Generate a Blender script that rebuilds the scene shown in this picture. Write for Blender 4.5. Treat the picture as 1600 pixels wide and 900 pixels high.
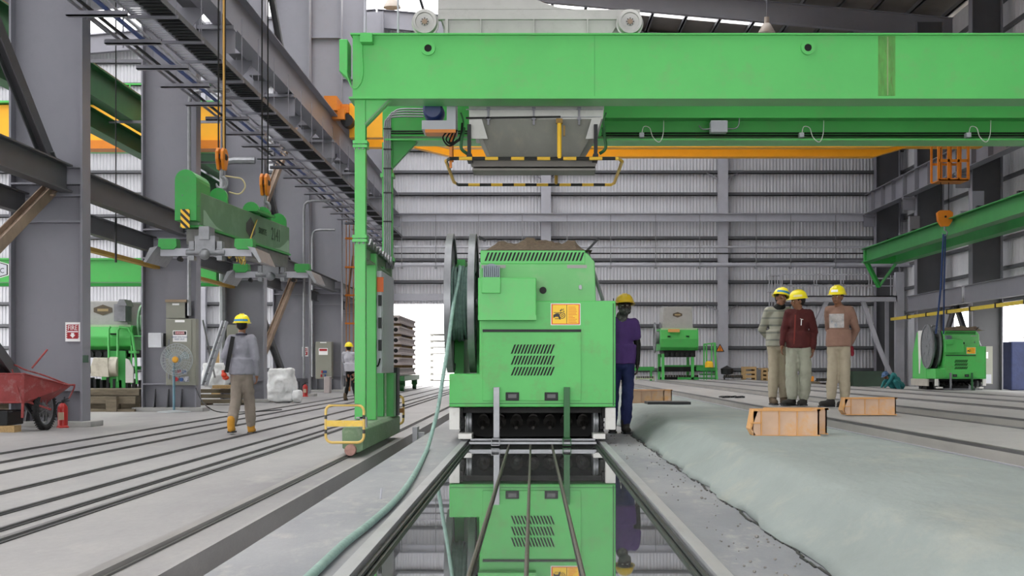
import bpy, bmesh, math, random
from mathutils import Vector, Matrix, Euler
R = math.radians
random.seed(7)
for o in list(bpy.data.objects): bpy.data.objects.remove(o, do_unlink=True)
S = bpy.context.scene
COL = S.collection
# ------------------------------------------------------------------ camera
FOC = 2200.0      # focal length in pixels of the 1600 px wide frame
EYE = 1.02
cd = bpy.data.cameras.new('camera'); cam = bpy.data.objects.new('camera', cd); COL.objects.link(cam)
cam.location = (0, 0, EYE); cam.rotation_euler = (R(90), 0, 0)
cd.sensor_width = 36; cd.lens = 36*FOC/1600; cd.shift_x = -33/1600; cd.shift_y = 122/1600
cd.clip_start = .1; cd.clip_end = 600
S.camera = cam
# ------------------------------------------------------------------ sky and light
w = bpy.data.worlds.new('overcast_sky'); S.world = w; w.use_nodes = True
nt = w.node_tree; bg = nt.nodes['Background']
bg.inputs[0].default_value = (1.0, .985, .98, 1); bg.inputs[1].default_value = 5.0
S.view_settings.view_transform = 'Standard'; S.view_settings.look = 'None'
S.view_settings.gamma = 1; S.view_settings.use_curve_mapping = False
S.view_settings.exposure = 0.02
def skylight_lamp(name, loc, sx, sy, power):
    l = bpy.data.lights.new(name, 'AREA'); l.shape = 'RECTANGLE'; l.size = sx; l.size_y = sy; l.energy = power
    l.color = (.95, .98, 1)
    o = bpy.data.objects.new(name, l); COL.objects.link(o); o.location = loc; return o
# ------------------------------------------------------------------ helpers
def P(px, py, Y):                       # photograph pixel at distance Y -> world point
    return Vector(((px-833)/FOC*Y, Y, EYE-(py-572)/FOC*Y))
def PX(px, Y): return (px-833)/FOC*Y
def PZ(py, Y): return EYE-(py-572)/FOC*Y
def lin(h):
    h = h.lstrip('#'); c = [int(h[i:i+2], 16)/255 for i in (0, 2, 4)]
    return tuple(x/12.92 if x <= .04045 else ((x+.055)/1.055)**2.4 for x in c)+(1,)
MATS = {}
def M(name, col=None, rough=.5, metal=0, var=.12, scale=2.0, bump=0, bscale=30, dirt=None, dscale=6, damt=.5, stretch=None, spec=.5, coord='Object'):
    if name in MATS: return MATS[name]
    m = bpy.data.materials.new(name); m.use_nodes = True; n = m.node_tree; N = n.nodes; L = n.links
    b = N['Principled BSDF']; c = lin(col)
    b.inputs['Roughness'].default_value = rough; b.inputs['Metallic'].default_value = metal
    b.inputs['Specular IOR Level'].default_value = spec
    tc = N.new('ShaderNodeTexCoord'); mp = N.new('ShaderNodeMapping'); L.new(tc.outputs[coord], mp.inputs[0])
    if stretch: mp.inputs['Scale'].default_value = stretch
    no = N.new('ShaderNodeTexNoise'); no.inputs['Scale'].default_value = scale; no.inputs['Detail'].default_value = 6; no.inputs['Roughness'].default_value = .6
    L.new(mp.outputs[0], no.inputs['Vector'])
    cr = N.new('ShaderNodeValToRGB'); cr.color_ramp.elements[0].position = .3; cr.color_ramp.elements[1].position = .7
    cr.color_ramp.elements[0].color = tuple(x*(1-var) for x in c[:3])+(1,)
    cr.color_ramp.elements[1].color = tuple(min(1, x*(1+var)) for x in c[:3])+(1,)
    L.new(no.outputs[0], cr.inputs[0]); out = cr.outputs[0]
    if dirt:
        n2 = N.new('ShaderNodeTexNoise'); n2.inputs['Scale'].default_value = dscale; n2.inputs['Detail'].default_value = 8; n2.inputs['Roughness'].default_value = .7
        L.new(mp.outputs[0], n2.inputs['Vector'])
        r2 = N.new('ShaderNodeValToRGB'); r2.color_ramp.elements[0].position = .52; r2.color_ramp.elements[1].position = .72
        r2.color_ramp.elements[0].color = (0, 0, 0, 1); r2.color_ramp.elements[1].color = (damt, damt, damt, 1)
        L.new(n2.outputs[0], r2.inputs[0])
        mx = N.new('ShaderNodeMixRGB'); L.new(r2.outputs[0], mx.inputs[0]); L.new(out, mx.inputs[1]); mx.inputs[2].default_value = lin(dirt)
        out = mx.outputs[0]
    L.new(out, b.inputs['Base Color'])
    if bump:
        n3 = N.new('ShaderNodeTexNoise'); n3.inputs['Scale'].default_value = bscale; n3.inputs['Detail'].default_value = 5
        L.new(mp.outputs[0], n3.inputs['Vector'])
        bp = N.new('ShaderNodeBump'); bp.inputs['Strength'].default_value = bump; bp.inputs['Distance'].default_value = .02
        L.new(n3.outputs[0], bp.inputs['Height']); L.new(bp.outputs[0], b.inputs['Normal'])
    MATS[name] = m; return m
WL = {}          # world location of each parent's origin (unrotated at build time)
class MB:
    def __init__(s): s.v = []; s.f = []; s.sm = False; s.c = []
    def add(s, vs, fs):
        s.c.append((len(s.v), len(s.f)))
        k = len(s.v); s.v += [tuple(v) for v in vs]; s.f += [tuple(i+k for i in f) for f in fs]; return s
    def box(s, x0, x1, y0, y1, z0, z1):
        if x0 > x1: x0, x1 = x1, x0
        if y0 > y1: y0, y1 = y1, y0
        if z0 > z1: z0, z1 = z1, z0
        return s.add([(x0,y0,z0),(x1,y0,z0),(x1,y1,z0),(x0,y1,z0),(x0,y0,z1),(x1,y0,z1),(x1,y1,z1),(x0,y1,z1)],
              [(0,3,2,1),(4,5,6,7),(0,1,5,4),(1,2,6,5),(2,3,7,6),(3,0,4,7)])
    def pbox(s, px0, px1, py0, py1, Y, Y1):      # box whose front face is measured in the photograph at distance Y
        return s.box(PX(px0,Y), PX(px1,Y), Y, Y1, PZ(py1,Y), PZ(py0,Y))
    def prism(s, pts, axis, a, b):               # pts: 2-D outline in the plane across axis
        n = len(pts)
        def m(p, t):
            return {'x': (t, p[0], p[1]), 'y': (p[0], t, p[1]), 'z': (p[0], p[1], t)}[axis]
        vs = [m(p, a) for p in pts]+[m(p, b) for p in pts]
        fs = [tuple(range(n))[::-1], tuple(range(n, 2*n))]+[(i, (i+1) % n, n+(i+1) % n, n+i) for i in range(n)]
        return s.add(vs, fs)
    def bar(s, p, q, w, h, up=(0,0,1)):
        p, q = Vector(p), Vector(q); d = (q-p).normalized(); u = Vector(up)
        if abs(d.dot(u)) > .99: u = Vector((0,1,0))
        r = d.cross(u).normalized(); u = r.cross(d).normalized()
        vs = []
        for c in (p, q):
            for a, b in ((-1,-1),(1,-1),(1,1),(-1,1)): vs.append(c+r*a*w/2+u*b*h/2)
        return s.add(vs, [(0,3,2,1),(4,5,6,7),(0,1,5,4),(1,2,6,5),(2,3,7,6),(3,0,4,7)])
    def ibeam(s, p, q, W, H, tf=.02, tw=.014, up=(0,0,1)):
        p, q = Vector(p), Vector(q); d = (q-p).normalized(); u = Vector(up)
        if abs(d.dot(u)) > .99: u = Vector((0,1,0))
        r = d.cross(u).normalized(); u = r.cross(d).normalized()
        for o, w_, h_ in ((u*(H/2-tf/2), W, tf), (-u*(H/2-tf/2), W, tf), (u*0, tw, H-2*tf)):
            s.bar(p+o, q+o, w_, h_, up=u)
        return s
    def tube(s, pts, r, n=8, closed=False):
        pts = [Vector(p) for p in pts]; k0 = len(pts); rings = []; prev = None; s.sm = True
        for i, p in enumerate(pts):
            if closed: d = pts[(i+1) % k0]-pts[i-1]
            else: d = pts[min(i+1, k0-1)]-pts[max(i-1, 0)]
            d.normalize()
            if prev is None:
                u = Vector((0,0,1)) if abs(d.z) < .9 else Vector((1,0,0)); a = d.cross(u).normalized()
            else:
                a = (prev-d*prev.dot(d)).normalized()
            prev = a; b = d.cross(a); rr = r[i] if isinstance(r, (list, tuple)) else r
            rings.append([p+(a*math.cos(t)+b*math.sin(t))*rr for t in [2*math.pi*j/n for j in range(n)]])
        vs = [v for rg in rings for v in rg]; fs = []
        for i in range(k0 if closed else k0-1):
            i2 = (i+1) % k0
            for j in range(n): fs.append((i*n+j, i*n+(j+1) % n, i2*n+(j+1) % n, i2*n+j))
        if not closed: fs += [tuple(range(n))[::-1], tuple((k0-1)*n+j for j in range(n))]
        return s.add(vs, fs)
    def cyl(s, p, q, r, n=16, r2=None): return s.tube([p, q], [r, r if r2 is None else r2], n)
    def lathe(s, prof, c, axis='z', n=20):        # prof: (radius, height) pairs
        s.sm = True; vs = []; fs = []; c = Vector(c)
        for r, h in prof:
            for j in range(n):
                t = 2*math.pi*j/n; x, y = r*math.cos(t), r*math.sin(t)
                vs.append(c+Vector({'z': (x,y,h), 'x': (h,x,y), 'y': (y,h,x)}[axis]))
        for i in range(len(prof)-1):
            for j in range(n): fs.append((i*n+j, i*n+(j+1) % n, (i+1)*n+(j+1) % n, (i+1)*n+j))
        if prof[0][0] > 1e-6: fs.append(tuple(range(n))[::-1])
        if prof[-1][0] > 1e-6: fs.append(tuple((len(prof)-1)*n+j for j in range(n)))
        return s.add(vs, fs)
    def ring(s, c, axis, Ro, Ri, w, n=32):        # flat annulus with thickness w along axis
        s.sm = True; c = Vector(c); vs = []; fs = []
        for r, h in ((Ri,-w/2),(Ro,-w/2),(Ro,w/2),(Ri,w/2)):
            for j in range(n):
                t = 2*math.pi*j/n; x, y = r*math.cos(t), r*math.sin(t)
                vs.append(c+Vector({'z': (x,y,h), 'x': (h,x,y), 'y': (y,h,x)}[axis]))
        for i in range(4):
            for j in range(n): fs.append((i*n+j, i*n+(j+1) % n, ((i+1) % 4)*n+(j+1) % n, ((i+1) % 4)*n+j))
        return s.add(vs, fs)
    def ell(s, c, r, rot=None, n=14, k=8):
        s.sm = True; c = Vector(c); vs = []; fs = []
        if not isinstance(r, (tuple, list)): r = (r, r, r)
        for i in range(k+1):
            a = -math.pi/2+math.pi*i/k
            for j in range(n):
                t = 2*math.pi*j/n
                v = Vector((r[0]*math.cos(a)*math.cos(t), r[1]*math.cos(a)*math.sin(t), r[2]*math.sin(a)))
                if i in (0, k): v = Vector((1e-4*math.cos(t), 1e-4*math.sin(t), v.z))
                if rot is not None: v = rot @ v
                vs.append(c+v)
        for i in range(k):
            for j in range(n): fs.append((i*n+j, i*n+(j+1) % n, (i+1)*n+(j+1) % n, (i+1)*n+j))
        fs += [tuple(range(n))[::-1], tuple(k*n+j for j in range(n))]
        return s.add(vs, fs)
    def cap(s, p, q, r1, r2=None, n=12):          # tapered capsule
        r2 = r1 if r2 is None else r2; p, q = Vector(p), Vector(q); d = (q-p)
        L_ = d.length or 1e-5; d.normalize(); pts = []; rs = []
        for i in range(5):
            a = -math.pi/2+i*math.pi/8; pts.append(p+d*r1*math.sin(a)); rs.append(max(r1*math.cos(a), 1e-4))
        for i in range(5):
            a = i*math.pi/8; pts.append(q+d*r2*math.sin(a)); rs.append(max(r2*math.cos(a), 1e-4))
        k = len(s.v); u = Vector((0,0,1)) if abs(d.z) < .9 else Vector((1,0,0)); a_ = d.cross(u).normalized(); b_ = d.cross(a_)
        vs = [c+(a_*math.cos(t)+b_*math.sin(t))*r for c, r in zip(pts, rs) for t in [2*math.pi*j/n for j in range(n)]]
        fs = []
        for i in range(9):
            for j in range(n): fs.append((i*n+j, i*n+(j+1) % n, (i+1)*n+(j+1) % n, (i+1)*n+j))
        fs += [tuple(range(n))[::-1], tuple(9*n+j for j in range(n))]
        s.sm = True
        return s.add(vs, fs)
    def parts(s, name, mat, parent=None, bevel=0):        # one object per added piece
        out = []
        for i, (v0, f0) in enumerate(s.c):
            v1, f1 = s.c[i+1] if i+1 < len(s.c) else (len(s.v), len(s.f))
            m = MB(); m.v = s.v[v0:v1]; m.f = [tuple(k-v0 for k in f) for f in s.f[f0:f1]]; m.sm = s.sm
            out.append(m.build(name, mat, parent, bevel))
        return out[0]
    def build(s, name, mat, parent=None, bevel=0, smooth=None, org=None):
        o_ = WL[parent.name] if parent else (Vector(org) if org else None)
        if o_ is None:
            xs = [v[0] for v in s.v]; ys = [v[1] for v in s.v]; zs = [v[2] for v in s.v]
            o_ = Vector(((min(xs)+max(xs))/2, (min(ys)+max(ys))/2, min(zs)))
        me = bpy.data.meshes.new(name); me.from_pydata([(v[0]-o_.x, v[1]-o_.y, v[2]-o_.z) for v in s.v], [], s.f)
        sm = s.sm if smooth is None else smooth
        bm = bmesh.new(); bm.from_mesh(me); bmesh.ops.recalc_face_normals(bm, faces=bm.faces)
        if sm:
            for f in bm.faces: f.smooth = True
            for e in bm.edges:
                if len(e.link_faces) == 2 and e.calc_face_angle(0) > .7: e.smooth = False
        bm.to_mesh(me); bm.free()
        if mat: me.materials.append(mat)
        o = bpy.data.objects.new(name, me); COL.objects.link(o)
        if parent: o.parent = parent; WL[o.name] = o_
        else: o.location = o_; WL[o.name] = o_
        if bevel:
            b = o.modifiers.new('bevel', 'BEVEL'); b.width = bevel; b.segments = 2; b.limit_method = 'ANGLE'
        return o
def tag(o, label=None, cat=None, group=None, kind=None):
    if label: o['label'] = label
    if cat: o['category'] = cat
    if group: o['group'] = group
    if kind: o['kind'] = kind
    return o
def thing(name, label, cat, loc=(0,0,0), group=None):
    o = bpy.data.objects.new(name, None); o.empty_display_size = .1; COL.objects.link(o)
    o.location = loc; WL[o.name] = Vector(loc); return tag(o, label, cat, group)
def struct(name, mb, mat, parent=None):
    o = mb.build(name, mat, parent)
    if not parent: o['kind'] = 'structure'
    return o
def kids(o): return [c for c in COL.objects if c.parent == o]
def copy_tree(o, parent=None, tree=None):
    if tree is None:
        tree = {}
        for c in COL.objects:
            if c.parent: tree.setdefault(c.parent.name, []).append(c)
    c = o.copy(); COL.objects.link(c)
    if parent: c.parent = parent
    for ch in tree.get(o.name, []): copy_tree(ch, c, tree)
    return c
def text(s, size, loc, mat, parent, rot=(90, 0, 0), depth=.002, name='lettering', align='CENTER', sx=1):
    cu = bpy.data.curves.new('t', 'FONT'); cu.body = s; cu.size = size; cu.extrude = depth; cu.align_x = align; cu.align_y = 'CENTER'; cu.resolution_u = 2
    t = bpy.data.objects.new('t', cu); COL.objects.link(t)
    bpy.context.view_layer.update()
    me = bpy.data.meshes.new_from_object(t.evaluated_get(bpy.context.evaluated_depsgraph_get()))
    bpy.data.objects.remove(t, do_unlink=True)
    me.transform(Matrix.Translation(Vector(loc)-WL[parent.name]) @ Euler([R(a) for a in rot]).to_matrix().to_4x4() @ Matrix.Scale(sx, 4, (1,0,0)))
    me.materials.clear(); me.materials.append(mat)
    o = bpy.data.objects.new(name, me); COL.objects.link(o); o.parent = parent; WL[o.name] = WL[parent.name]; return o
# ------------------------------------------------------------------ materials
green = M('green_paint', '#4DB457', .38, var=.06, scale=1.2, dirt='#6f8a5e', dscale=4, damt=.3)
green_mach = M('machine_green', '#4DB457', .42, var=.07, scale=1.5, dirt='#5f8048', dscale=3.2, damt=.55)
green_worn = M('green_paint_worn', '#6f8a6d', .7, var=.1, scale=3, dirt='#96a28f', dscale=14, damt=.75)
green_mid = M('green_paint_dull', '#2f9440', .45, var=.08, dirt='#5c6b52', damt=.3)
green_dk = M('dark_green_paint', '#1f5c2e', .5, var=.12)
spread_grn = M('spreader_green', '#2f8a3a', .42, var=.08, dirt='#5f7a62', dscale=3, damt=.3)
steel = M('grey_steel_paint', '#7e7e87', .42, var=.10, scale=.6, dirt='#67666b', dscale=1.2, damt=.35)
steel_dk = M('grey_steel_dark', '#4d4e52', .5, var=.12, scale=1)
steel_lt = M('grey_steel_light', '#aaabb4', .4, var=.08)
galv = M('galvanised', '#85878b', .4, metal=.5, var=.15, scale=8)
rusty = M('rusty_brace', '#8a7766', .7, var=.2, scale=3)
black = M('black', '#0b0c0c', .5, var=.2, spec=.25)
blackm = M('black_metal', '#202224', .5, var=.25, scale=8, spec=.3)
rubber = M('rubber', '#1c1c1d', .8, var=.2)
white = M('white_paint', '#d8d8d4', .5, var=.08, dirt='#a7a296', damt=.4)
hopperg = M('hopper_grey', '#a9a9a6', .4, metal=.25, var=.08, scale=2, dirt='#8c8c86', damt=.4)
yellow = M('yellow_paint', '#EDBB18', .45, var=.08)
crane_y = M('crane_yellow', '#F6B01C', .45, var=.05)
orange = M('crane_orange', '#d27a12', .45, var=.08)
hi_yel = M('helmet_yellow', '#f1e021', .3, var=.04)
hi_dk = M('helmet_mustard', '#c9a91c', .35, var=.05)
blue = M('blue_pipe', '#2c4a8a', .4, var=.1)
teal = M('teal_hose', '#7a988f', .6, var=.2, scale=20, dirt='#9fbdb2', damt=.6)
red = M('red_paint', '#a81e1a', .4, var=.12)
cart_red = M('cart_red', '#8f3a3a', .6, var=.2, scale=4, dirt='#a48d8a', damt=.6)
cab = M('cabinet_grey', '#8a8b80', .5, var=.05)
wood = M('timber', '#a98d62', .8, var=.25, scale=6, stretch=(8, 1, 8))
wood_gry = M('grey_timber', '#6d6454', .85, var=.3, scale=4, stretch=(1, 6, 6))
ornwood = M('orange_crate_paint', '#c79459', .7, var=.14, scale=5, dirt='#a0948a', dscale=7, damt=.9)
mix = M('wet_concrete_mix', '#5a4c3c', .95, var=.3, scale=20, bump=1, bscale=40)
mark_w = M('print_white', '#f2f2f2', .5, var=.02)
mark_k = M('print_black', '#151515', .5, var=.02)
mark_r = M('print_red', '#a3222b', .5, var=.05)
mark_b = M('print_blue', '#2c4f86', .5, var=.05)
mark_o = M('print_orange', '#d8601a', .5, var=.03)
mark_y = M('print_yellow', '#f6c92c', .5, var=.03)
skin = M('skin', '#845a42', .5, var=.08, scale=10)
hair = M('hair', '#15110f', .8)
plastic = M('bulk_bag_plastic', '#d5d7d8', .35, var=.12, scale=5, bump=.8, bscale=9)
conc_slab = M('slab_concrete', '#a69d9c', .85, var=.1, scale=3, dirt='#857c7a', damt=.4)
eyew = M('eye_white', '#d8d2c8', .3); 
def concrete(name, c1, c2, c3, sc=.5, rough=.6, st=(1, .35, 1)):
    m = bpy.data.materials.new(name); m.use_nodes = True; N = m.node_tree.nodes; L = m.node_tree.links; b = N['Principled BSDF']
    tc = N.new('ShaderNodeTexCoord'); mp = N.new('ShaderNodeMapping'); L.new(tc.outputs['Object'], mp.inputs[0]); mp.inputs['Scale'].default_value = st
    def noise(s, d=8, r=.65):
        n = N.new('ShaderNodeTexNoise'); n.inputs['Scale'].default_value = s; n.inputs['Detail'].default_value = d; n.inputs['Roughness'].default_value = r; L.new(mp.outputs[0], n.inputs['Vector']); return n
    a = noise(sc); r1 = N.new('ShaderNodeValToRGB'); r1.color_ramp.elements[0].position = .35; r1.color_ramp.elements[1].position = .65
    r1.color_ramp.elements[0].color = lin(c1); r1.color_ramp.elements[1].color = lin(c2); L.new(a.outputs[0], r1.inputs[0])
    g = noise(sc*7); r2 = N.new('ShaderNodeValToRGB'); r2.color_ramp.elements[0].position = .55; r2.color_ramp.elements[1].position = .75
    r2.color_ramp.elements[0].color = (0,0,0,1); r2.color_ramp.elements[1].color = (.7,.7,.7,1); L.new(g.outputs[0], r2.inputs[0])
    mx = N.new('ShaderNodeMixRGB'); L.new(r2.outputs[0], mx.inputs[0]); L.new(r1.outputs[0], mx.inputs[1]); mx.inputs[2].default_value = lin(c3)
    f = noise(sc*90, 3); r3 = N.new('ShaderNodeValToRGB'); r3.color_ramp.elements[0].color = (.86,.86,.86,1); r3.color_ramp.elements[1].color = (1.1,1.1,1.1,1); L.new(f.outputs[0], r3.inputs[0])
    m2 = N.new('ShaderNodeMixRGB'); m2.blend_type = 'MULTIPLY'; m2.inputs[0].default_value = 1; L.new(mx.outputs[0], m2.inputs[1]); L.new(r3.outputs[0], m2.inputs[2])
    L.new(m2.outputs[0], b.inputs['Base Color']); b.inputs['Roughness'].default_value = rough
    bp = N.new('ShaderNodeBump'); bp.inputs['Strength'].default_value = .25; bp.inputs['Distance'].default_value = .01; L.new(g.outputs[0], bp.inputs['Height']); L.new(bp.outputs[0], b.inputs['Normal'])
    MATS[name] = m; return m
floor_m = concrete('floor_concrete', '#807f81', '#9c9b9a', '#a8a6a2', .35, .55)
step_m = concrete('wet_step_concrete', '#8d8b8c', '#a09e9d', '#a8a5a2', .8)
mid_m = concrete('dusty_bed_concrete', '#75797f', '#95979a', '#b3b0aa', .9, .55)
bed_m = concrete('bed_top_concrete', '#8d8c8b', '#9d9c9a', '#7b7a79', .5, .55)
out_m = concrete('yard_concrete', '#b5b1ab', '#c6c2bc', '#a8a49e', .2)
def tarp_mat():
    m = M('tarp_green_grey', '#808986', .8, var=.13, scale=1.2, dirt='#96978d', dscale=2.2, damt=.7, stretch=(1, .45, 1), bump=.35, bscale=14)
    return m
def pool_mat():
    m = bpy.data.materials.new('oiled_wet_steel'); m.use_nodes = True; N = m.node_tree.nodes; L = m.node_tree.links; b = N['Principled BSDF']
    b.inputs['Metallic'].default_value = .85
    tc = N.new('ShaderNodeTexCoord'); n = N.new('ShaderNodeTexNoise'); n.inputs['Scale'].default_value = 9; n.inputs['Detail'].default_value = 10; n.inputs['Roughness'].default_value = .75
    L.new(tc.outputs['Object'], n.inputs['Vector'])
    r = N.new('ShaderNodeValToRGB'); r.color_ramp.elements[0].position = .66; r.color_ramp.elements[1].position = .72
    r.color_ramp.elements[0].color = (.40,.42,.41,1); r.color_ramp.elements[1].color = (.62,.62,.62,1); L.new(n.outputs[0], r.inputs[0]); L.new(r.outputs[0], b.inputs['Base Color'])
    r2 = N.new('ShaderNodeValToRGB'); r2.color_ramp.elements[0].position = .66; r2.color_ramp.elements[1].position = .73
    r2.color_ramp.elements[0].color = (.015,.015,.015,1); r2.color_ramp.elements[1].color = (.4,.4,.4,1); L.new(n.outputs[0], r2.inputs[0]); L.new(r2.outputs[0], b.inputs['Roughness'])
    return m
def stripes(name, c1, c2, period, axis=0, diag=0.0, duty=.5):
    m = bpy.data.materials.new(name); m.use_nodes = True; N = m.node_tree.nodes; L = m.node_tree.links; b = N['Principled BSDF']
    tc = N.new('ShaderNodeTexCoord'); sp = N.new('ShaderNodeSeparateXYZ'); L.new(tc.outputs['Object'], sp.inputs[0])
    ad = N.new('ShaderNodeMath'); ad.operation = 'MULTIPLY_ADD'; L.new(sp.outputs[2 if axis != 2 else 0], ad.inputs[0]); ad.inputs[1].default_value = diag; L.new(sp.outputs[axis], ad.inputs[2])
    md = N.new('ShaderNodeMath'); md.operation = 'FLOORED_MODULO'; L.new(ad.outputs[0], md.inputs[0]); md.inputs[1].default_value = period
    gt = N.new('ShaderNodeMath'); gt.operation = 'GREATER_THAN'; L.new(md.outputs[0], gt.inputs[0]); gt.inputs[1].default_value = period*duty
    mx = N.new('ShaderNodeMixRGB'); L.new(gt.outputs[0], mx.inputs[0]); mx.inputs[1].default_value = lin(c1); mx.inputs[2].default_value = lin(c2)
    L.new(mx.outputs[0], b.inputs['Base Color']); b.inputs['Roughness'].default_value = .45; return m
hazX = stripes('hazard_stripes', '#e2b53a', '#1b1b1b', .32)
hazZ = stripes('hazard_stripes_upright', '#d8b868', '#3a3936', .16, 2, 0, .72)
hazD = stripes('hazard_diagonal', '#e6b62e', '#181818', .11, 2, 1.0)
# ================================================================== GROUND
tarp_m = tarp_mat(); pool_m = pool_mat()
YB = 72.5                                   # back wall
fl = struct('floor', MB().box(-36, -1.84, -4, YB+.3, -.4, 0), floor_m)
def patch(name, *a, mat=floor_m): return struct(name, MB().box(*a), mat, fl)
patch('yard', -60, 80, YB+.3, 260, -.5, -.02, mat=out_m)
patch('side_yard', 20.3, 90, -4, YB+.3, -.5, -.02, mat=out_m)
patch('side_yard', -90, -36, -4, YB+.3, -.5, -.02, mat=out_m)
patch('right_floor', 9.4, 20.3, -4, YB+.3, -.4, 0)
patch('gutter_bottom', -1.84, 9.4, -4, YB+.3, -.4, -.22, mat=step_m)
patch('gutter_curb', -1.85, -1.82, -4, YB, -.3, .004, mat=step_m)
patch('end_apron', -1.3, 9.4, 62, YB+.3, -.3, 0)
# joints in the near floor slab
pl = struct('floor_plinth', MB().box(-1.345, -.785, -4, 62, -.3, .165).box(.785, 1.7, -4, 62, -.3, .165), mid_m, fl)
struct('bed_foundation', MB().box(-.785, .785, -4, 62, -.3, .10), step_m, fl)
# rails running along the floor
rail_m = M('rail_steel', '#5f5f60', .45, metal=.4, var=.3, scale=10, stretch=(1, .1, 1))
groove_m = M('rail_groove', '#454546', .8, var=.2)
names = ['farthest left', 'second from the left', 'third from the left', 'fourth from the left', 'fifth from the left', 'sixth from the left', 'seventh from the left, next to the wide slab']
for (x, wd), nm in zip(((-6.16,.05),(-5.59,.05),(-5.06,.06),(-4.25,.06),(-3.65,.05),(-3.30,.05),(-3.10,.08)), names):
    t = thing('floor_rail', 'flush steel rail in the left floor, '+nm, 'rail', (x, 30, 0), 'rails let into the left floor')
    MB().box(x-wd*.62, x+wd*.62, 1, 71, .001, .008).build('groove', groove_m, t)
    MB().box(x-wd*.25, x+wd*.25, 1, 71, .008, .022).build('rail_head', rail_m, t)
t = thing('crane_rail', 'raised steel rail carrying the green gantry leg along the gutter edge', 'rail', (-2.11, 30, 0))
MB().box(-2.165, -2.055, 1, 71, .001, .012).build('rail_foot', M('rail_foot', '#5f5e5d', .8), t)
MB().box(-2.145, -2.075, 1, 71, .012, .036).build('rail_head', M('rail_worn', '#8a8886', .45, metal=.3, var=.2, scale=10, stretch=(1, .1, 1)), t)
# ---- casting bed in the middle
t = thing('casting_bed', 'long mirror-wet steel casting bed running to the green machine', 'casting bed', (0, 20, .1))
MB().box(-.67, .67, 1.5, 60, .10, .151).build('bed_plate', pool_m, t)
edge_m = M('bed_edge_steel', '#a5a7aa', .4, metal=.5, var=.2, scale=6, stretch=(1, .2, 1), dirt='#7b7d80', damt=.5)
for s in (-1, 1):
    MB().box(s*.72, s*.785, 1.5, 60, .10, .20).build('side_rail', edge_m, t)
    MB().box(s*.67, s*.72, 1.5, 60, .10, .165).build('inner_ledge', M('ledge_green', '#272e2a', .5, var=.3, scale=8, spec=.3), t)
    MB().cyl((s*.690, 1.5, .178), (s*.690, 60, .178), .009, 6).build('edge_hose', blackm, t)
for x, nm in ((-.262, 'left'), (-.028, 'middle'), (.205, 'right')):
    o = MB().cyl((x, 1.5, .168), (x+.0, 15.6, .168), .0095, 8).build('steel_strand', M('strand', '#55504a', .5, metal=.6, var=.3, scale=30))
    tag(o, nm+' of the three steel strands stretched over the wet bed', 'steel strand', 'strands over the casting bed')
# ---- right hand beds, each a long concrete table
def bed(x0, x1, z, label, y1=62):
    t = thing('concrete_bed', label, 'casting bed', ((x0+x1)/2, 30, -.22), 'long concrete beds on the right')
    MB().box(x0, x1, 1, y1, -.22, z-.012).build('bed_body', M('bed_side', '#96948f', .8, var=.1, scale=1), t)
    MB().box(x0+.05, x1-.05, 1, y1, z-.012, z).build('bed_top', bed_m, t)
    MB().box(x0, x0+.05, 1, y1, z-.012, z+.012).build('edge_rail', rail_m, t); MB().box(x1-.05, x1, 1, y1, z-.012, z+.012).build('edge_rail', rail_m, t)
    MB().box(x0-.015, x0, 1, y1, z-.11, z-.09).build('side_lip', steel_lt, t)
    return t
bed(1.55, 2.85, .405, 'concrete bed under the pale tarpaulin', 50)
bed(3.36, 4.70, .42, 'concrete bed the three standing workers are on')
bed(5.45, 6.72, .42, 'concrete bed just right of the workers\' bed')
bed(6.90, 8.10, .42, 'concrete bed second to the right of the workers\' bed')
bed(8.25, 9.40, .42, 'rightmost raised concrete bed')
b6 = bed(13.9, 16.9, .15, 'low concrete bed under the distant green machine', 60)
# ---- tarpaulin
random.seed(3)
def tarp():
    prof = [(1.215,.168),(1.26,.20),(1.33,.25),(1.40,.31),(1.46,.365),(1.51,.398),(1.57,.415),(1.7,.42),(1.95,.422),(2.2,.419),(2.45,.422),(2.7,.42),(2.85,.415),(2.90,.39),(2.93,.30),(2.95,.2)]
    ys = [1.5+i*.28 for i in range(130)]; vs = []; fs = []; n = len(prof)
    for j, y in enumerate(ys):
        for i, (x, z) in enumerate(prof):
            k = .012*math.sin(y*2.1+i*.9)+.010*math.sin(y*5.3+i*1.7)+.006*math.sin(y*9.7+i*.6)
            e = 1 if i < 6 else .18
            dx = k*e*1.3 if i < 6 else 0
            if i == 0: dx = .02*math.sin(y*3.3)+.012*math.sin(y*11)
            vs.append((x+dx, y, z+abs(k)*.5*(1 if 0 < i < 13 else 0)*(.4 if i > 5 else 1)+(.003 if i else 0)))
    for j in range(len(ys)-1):
        for i in range(n-1): fs.append((j*n+i, j*n+i+1, (j+1)*n+i+1, (j+1)*n+i))
    m = MB(); m.add(vs, fs); m.sm = True; o = m.build('tarpaulin', tarp_m)
    for p in o.data.polygons: p.use_smooth = True
    s_ = o.modifiers.new('thick', 'SOLIDIFY'); s_.thickness = .004; s_.offset = 1
    tag(o, 'long pale grey-green tarpaulin draped over the bed right of the machine', 'tarpaulin')
tarp()
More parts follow.
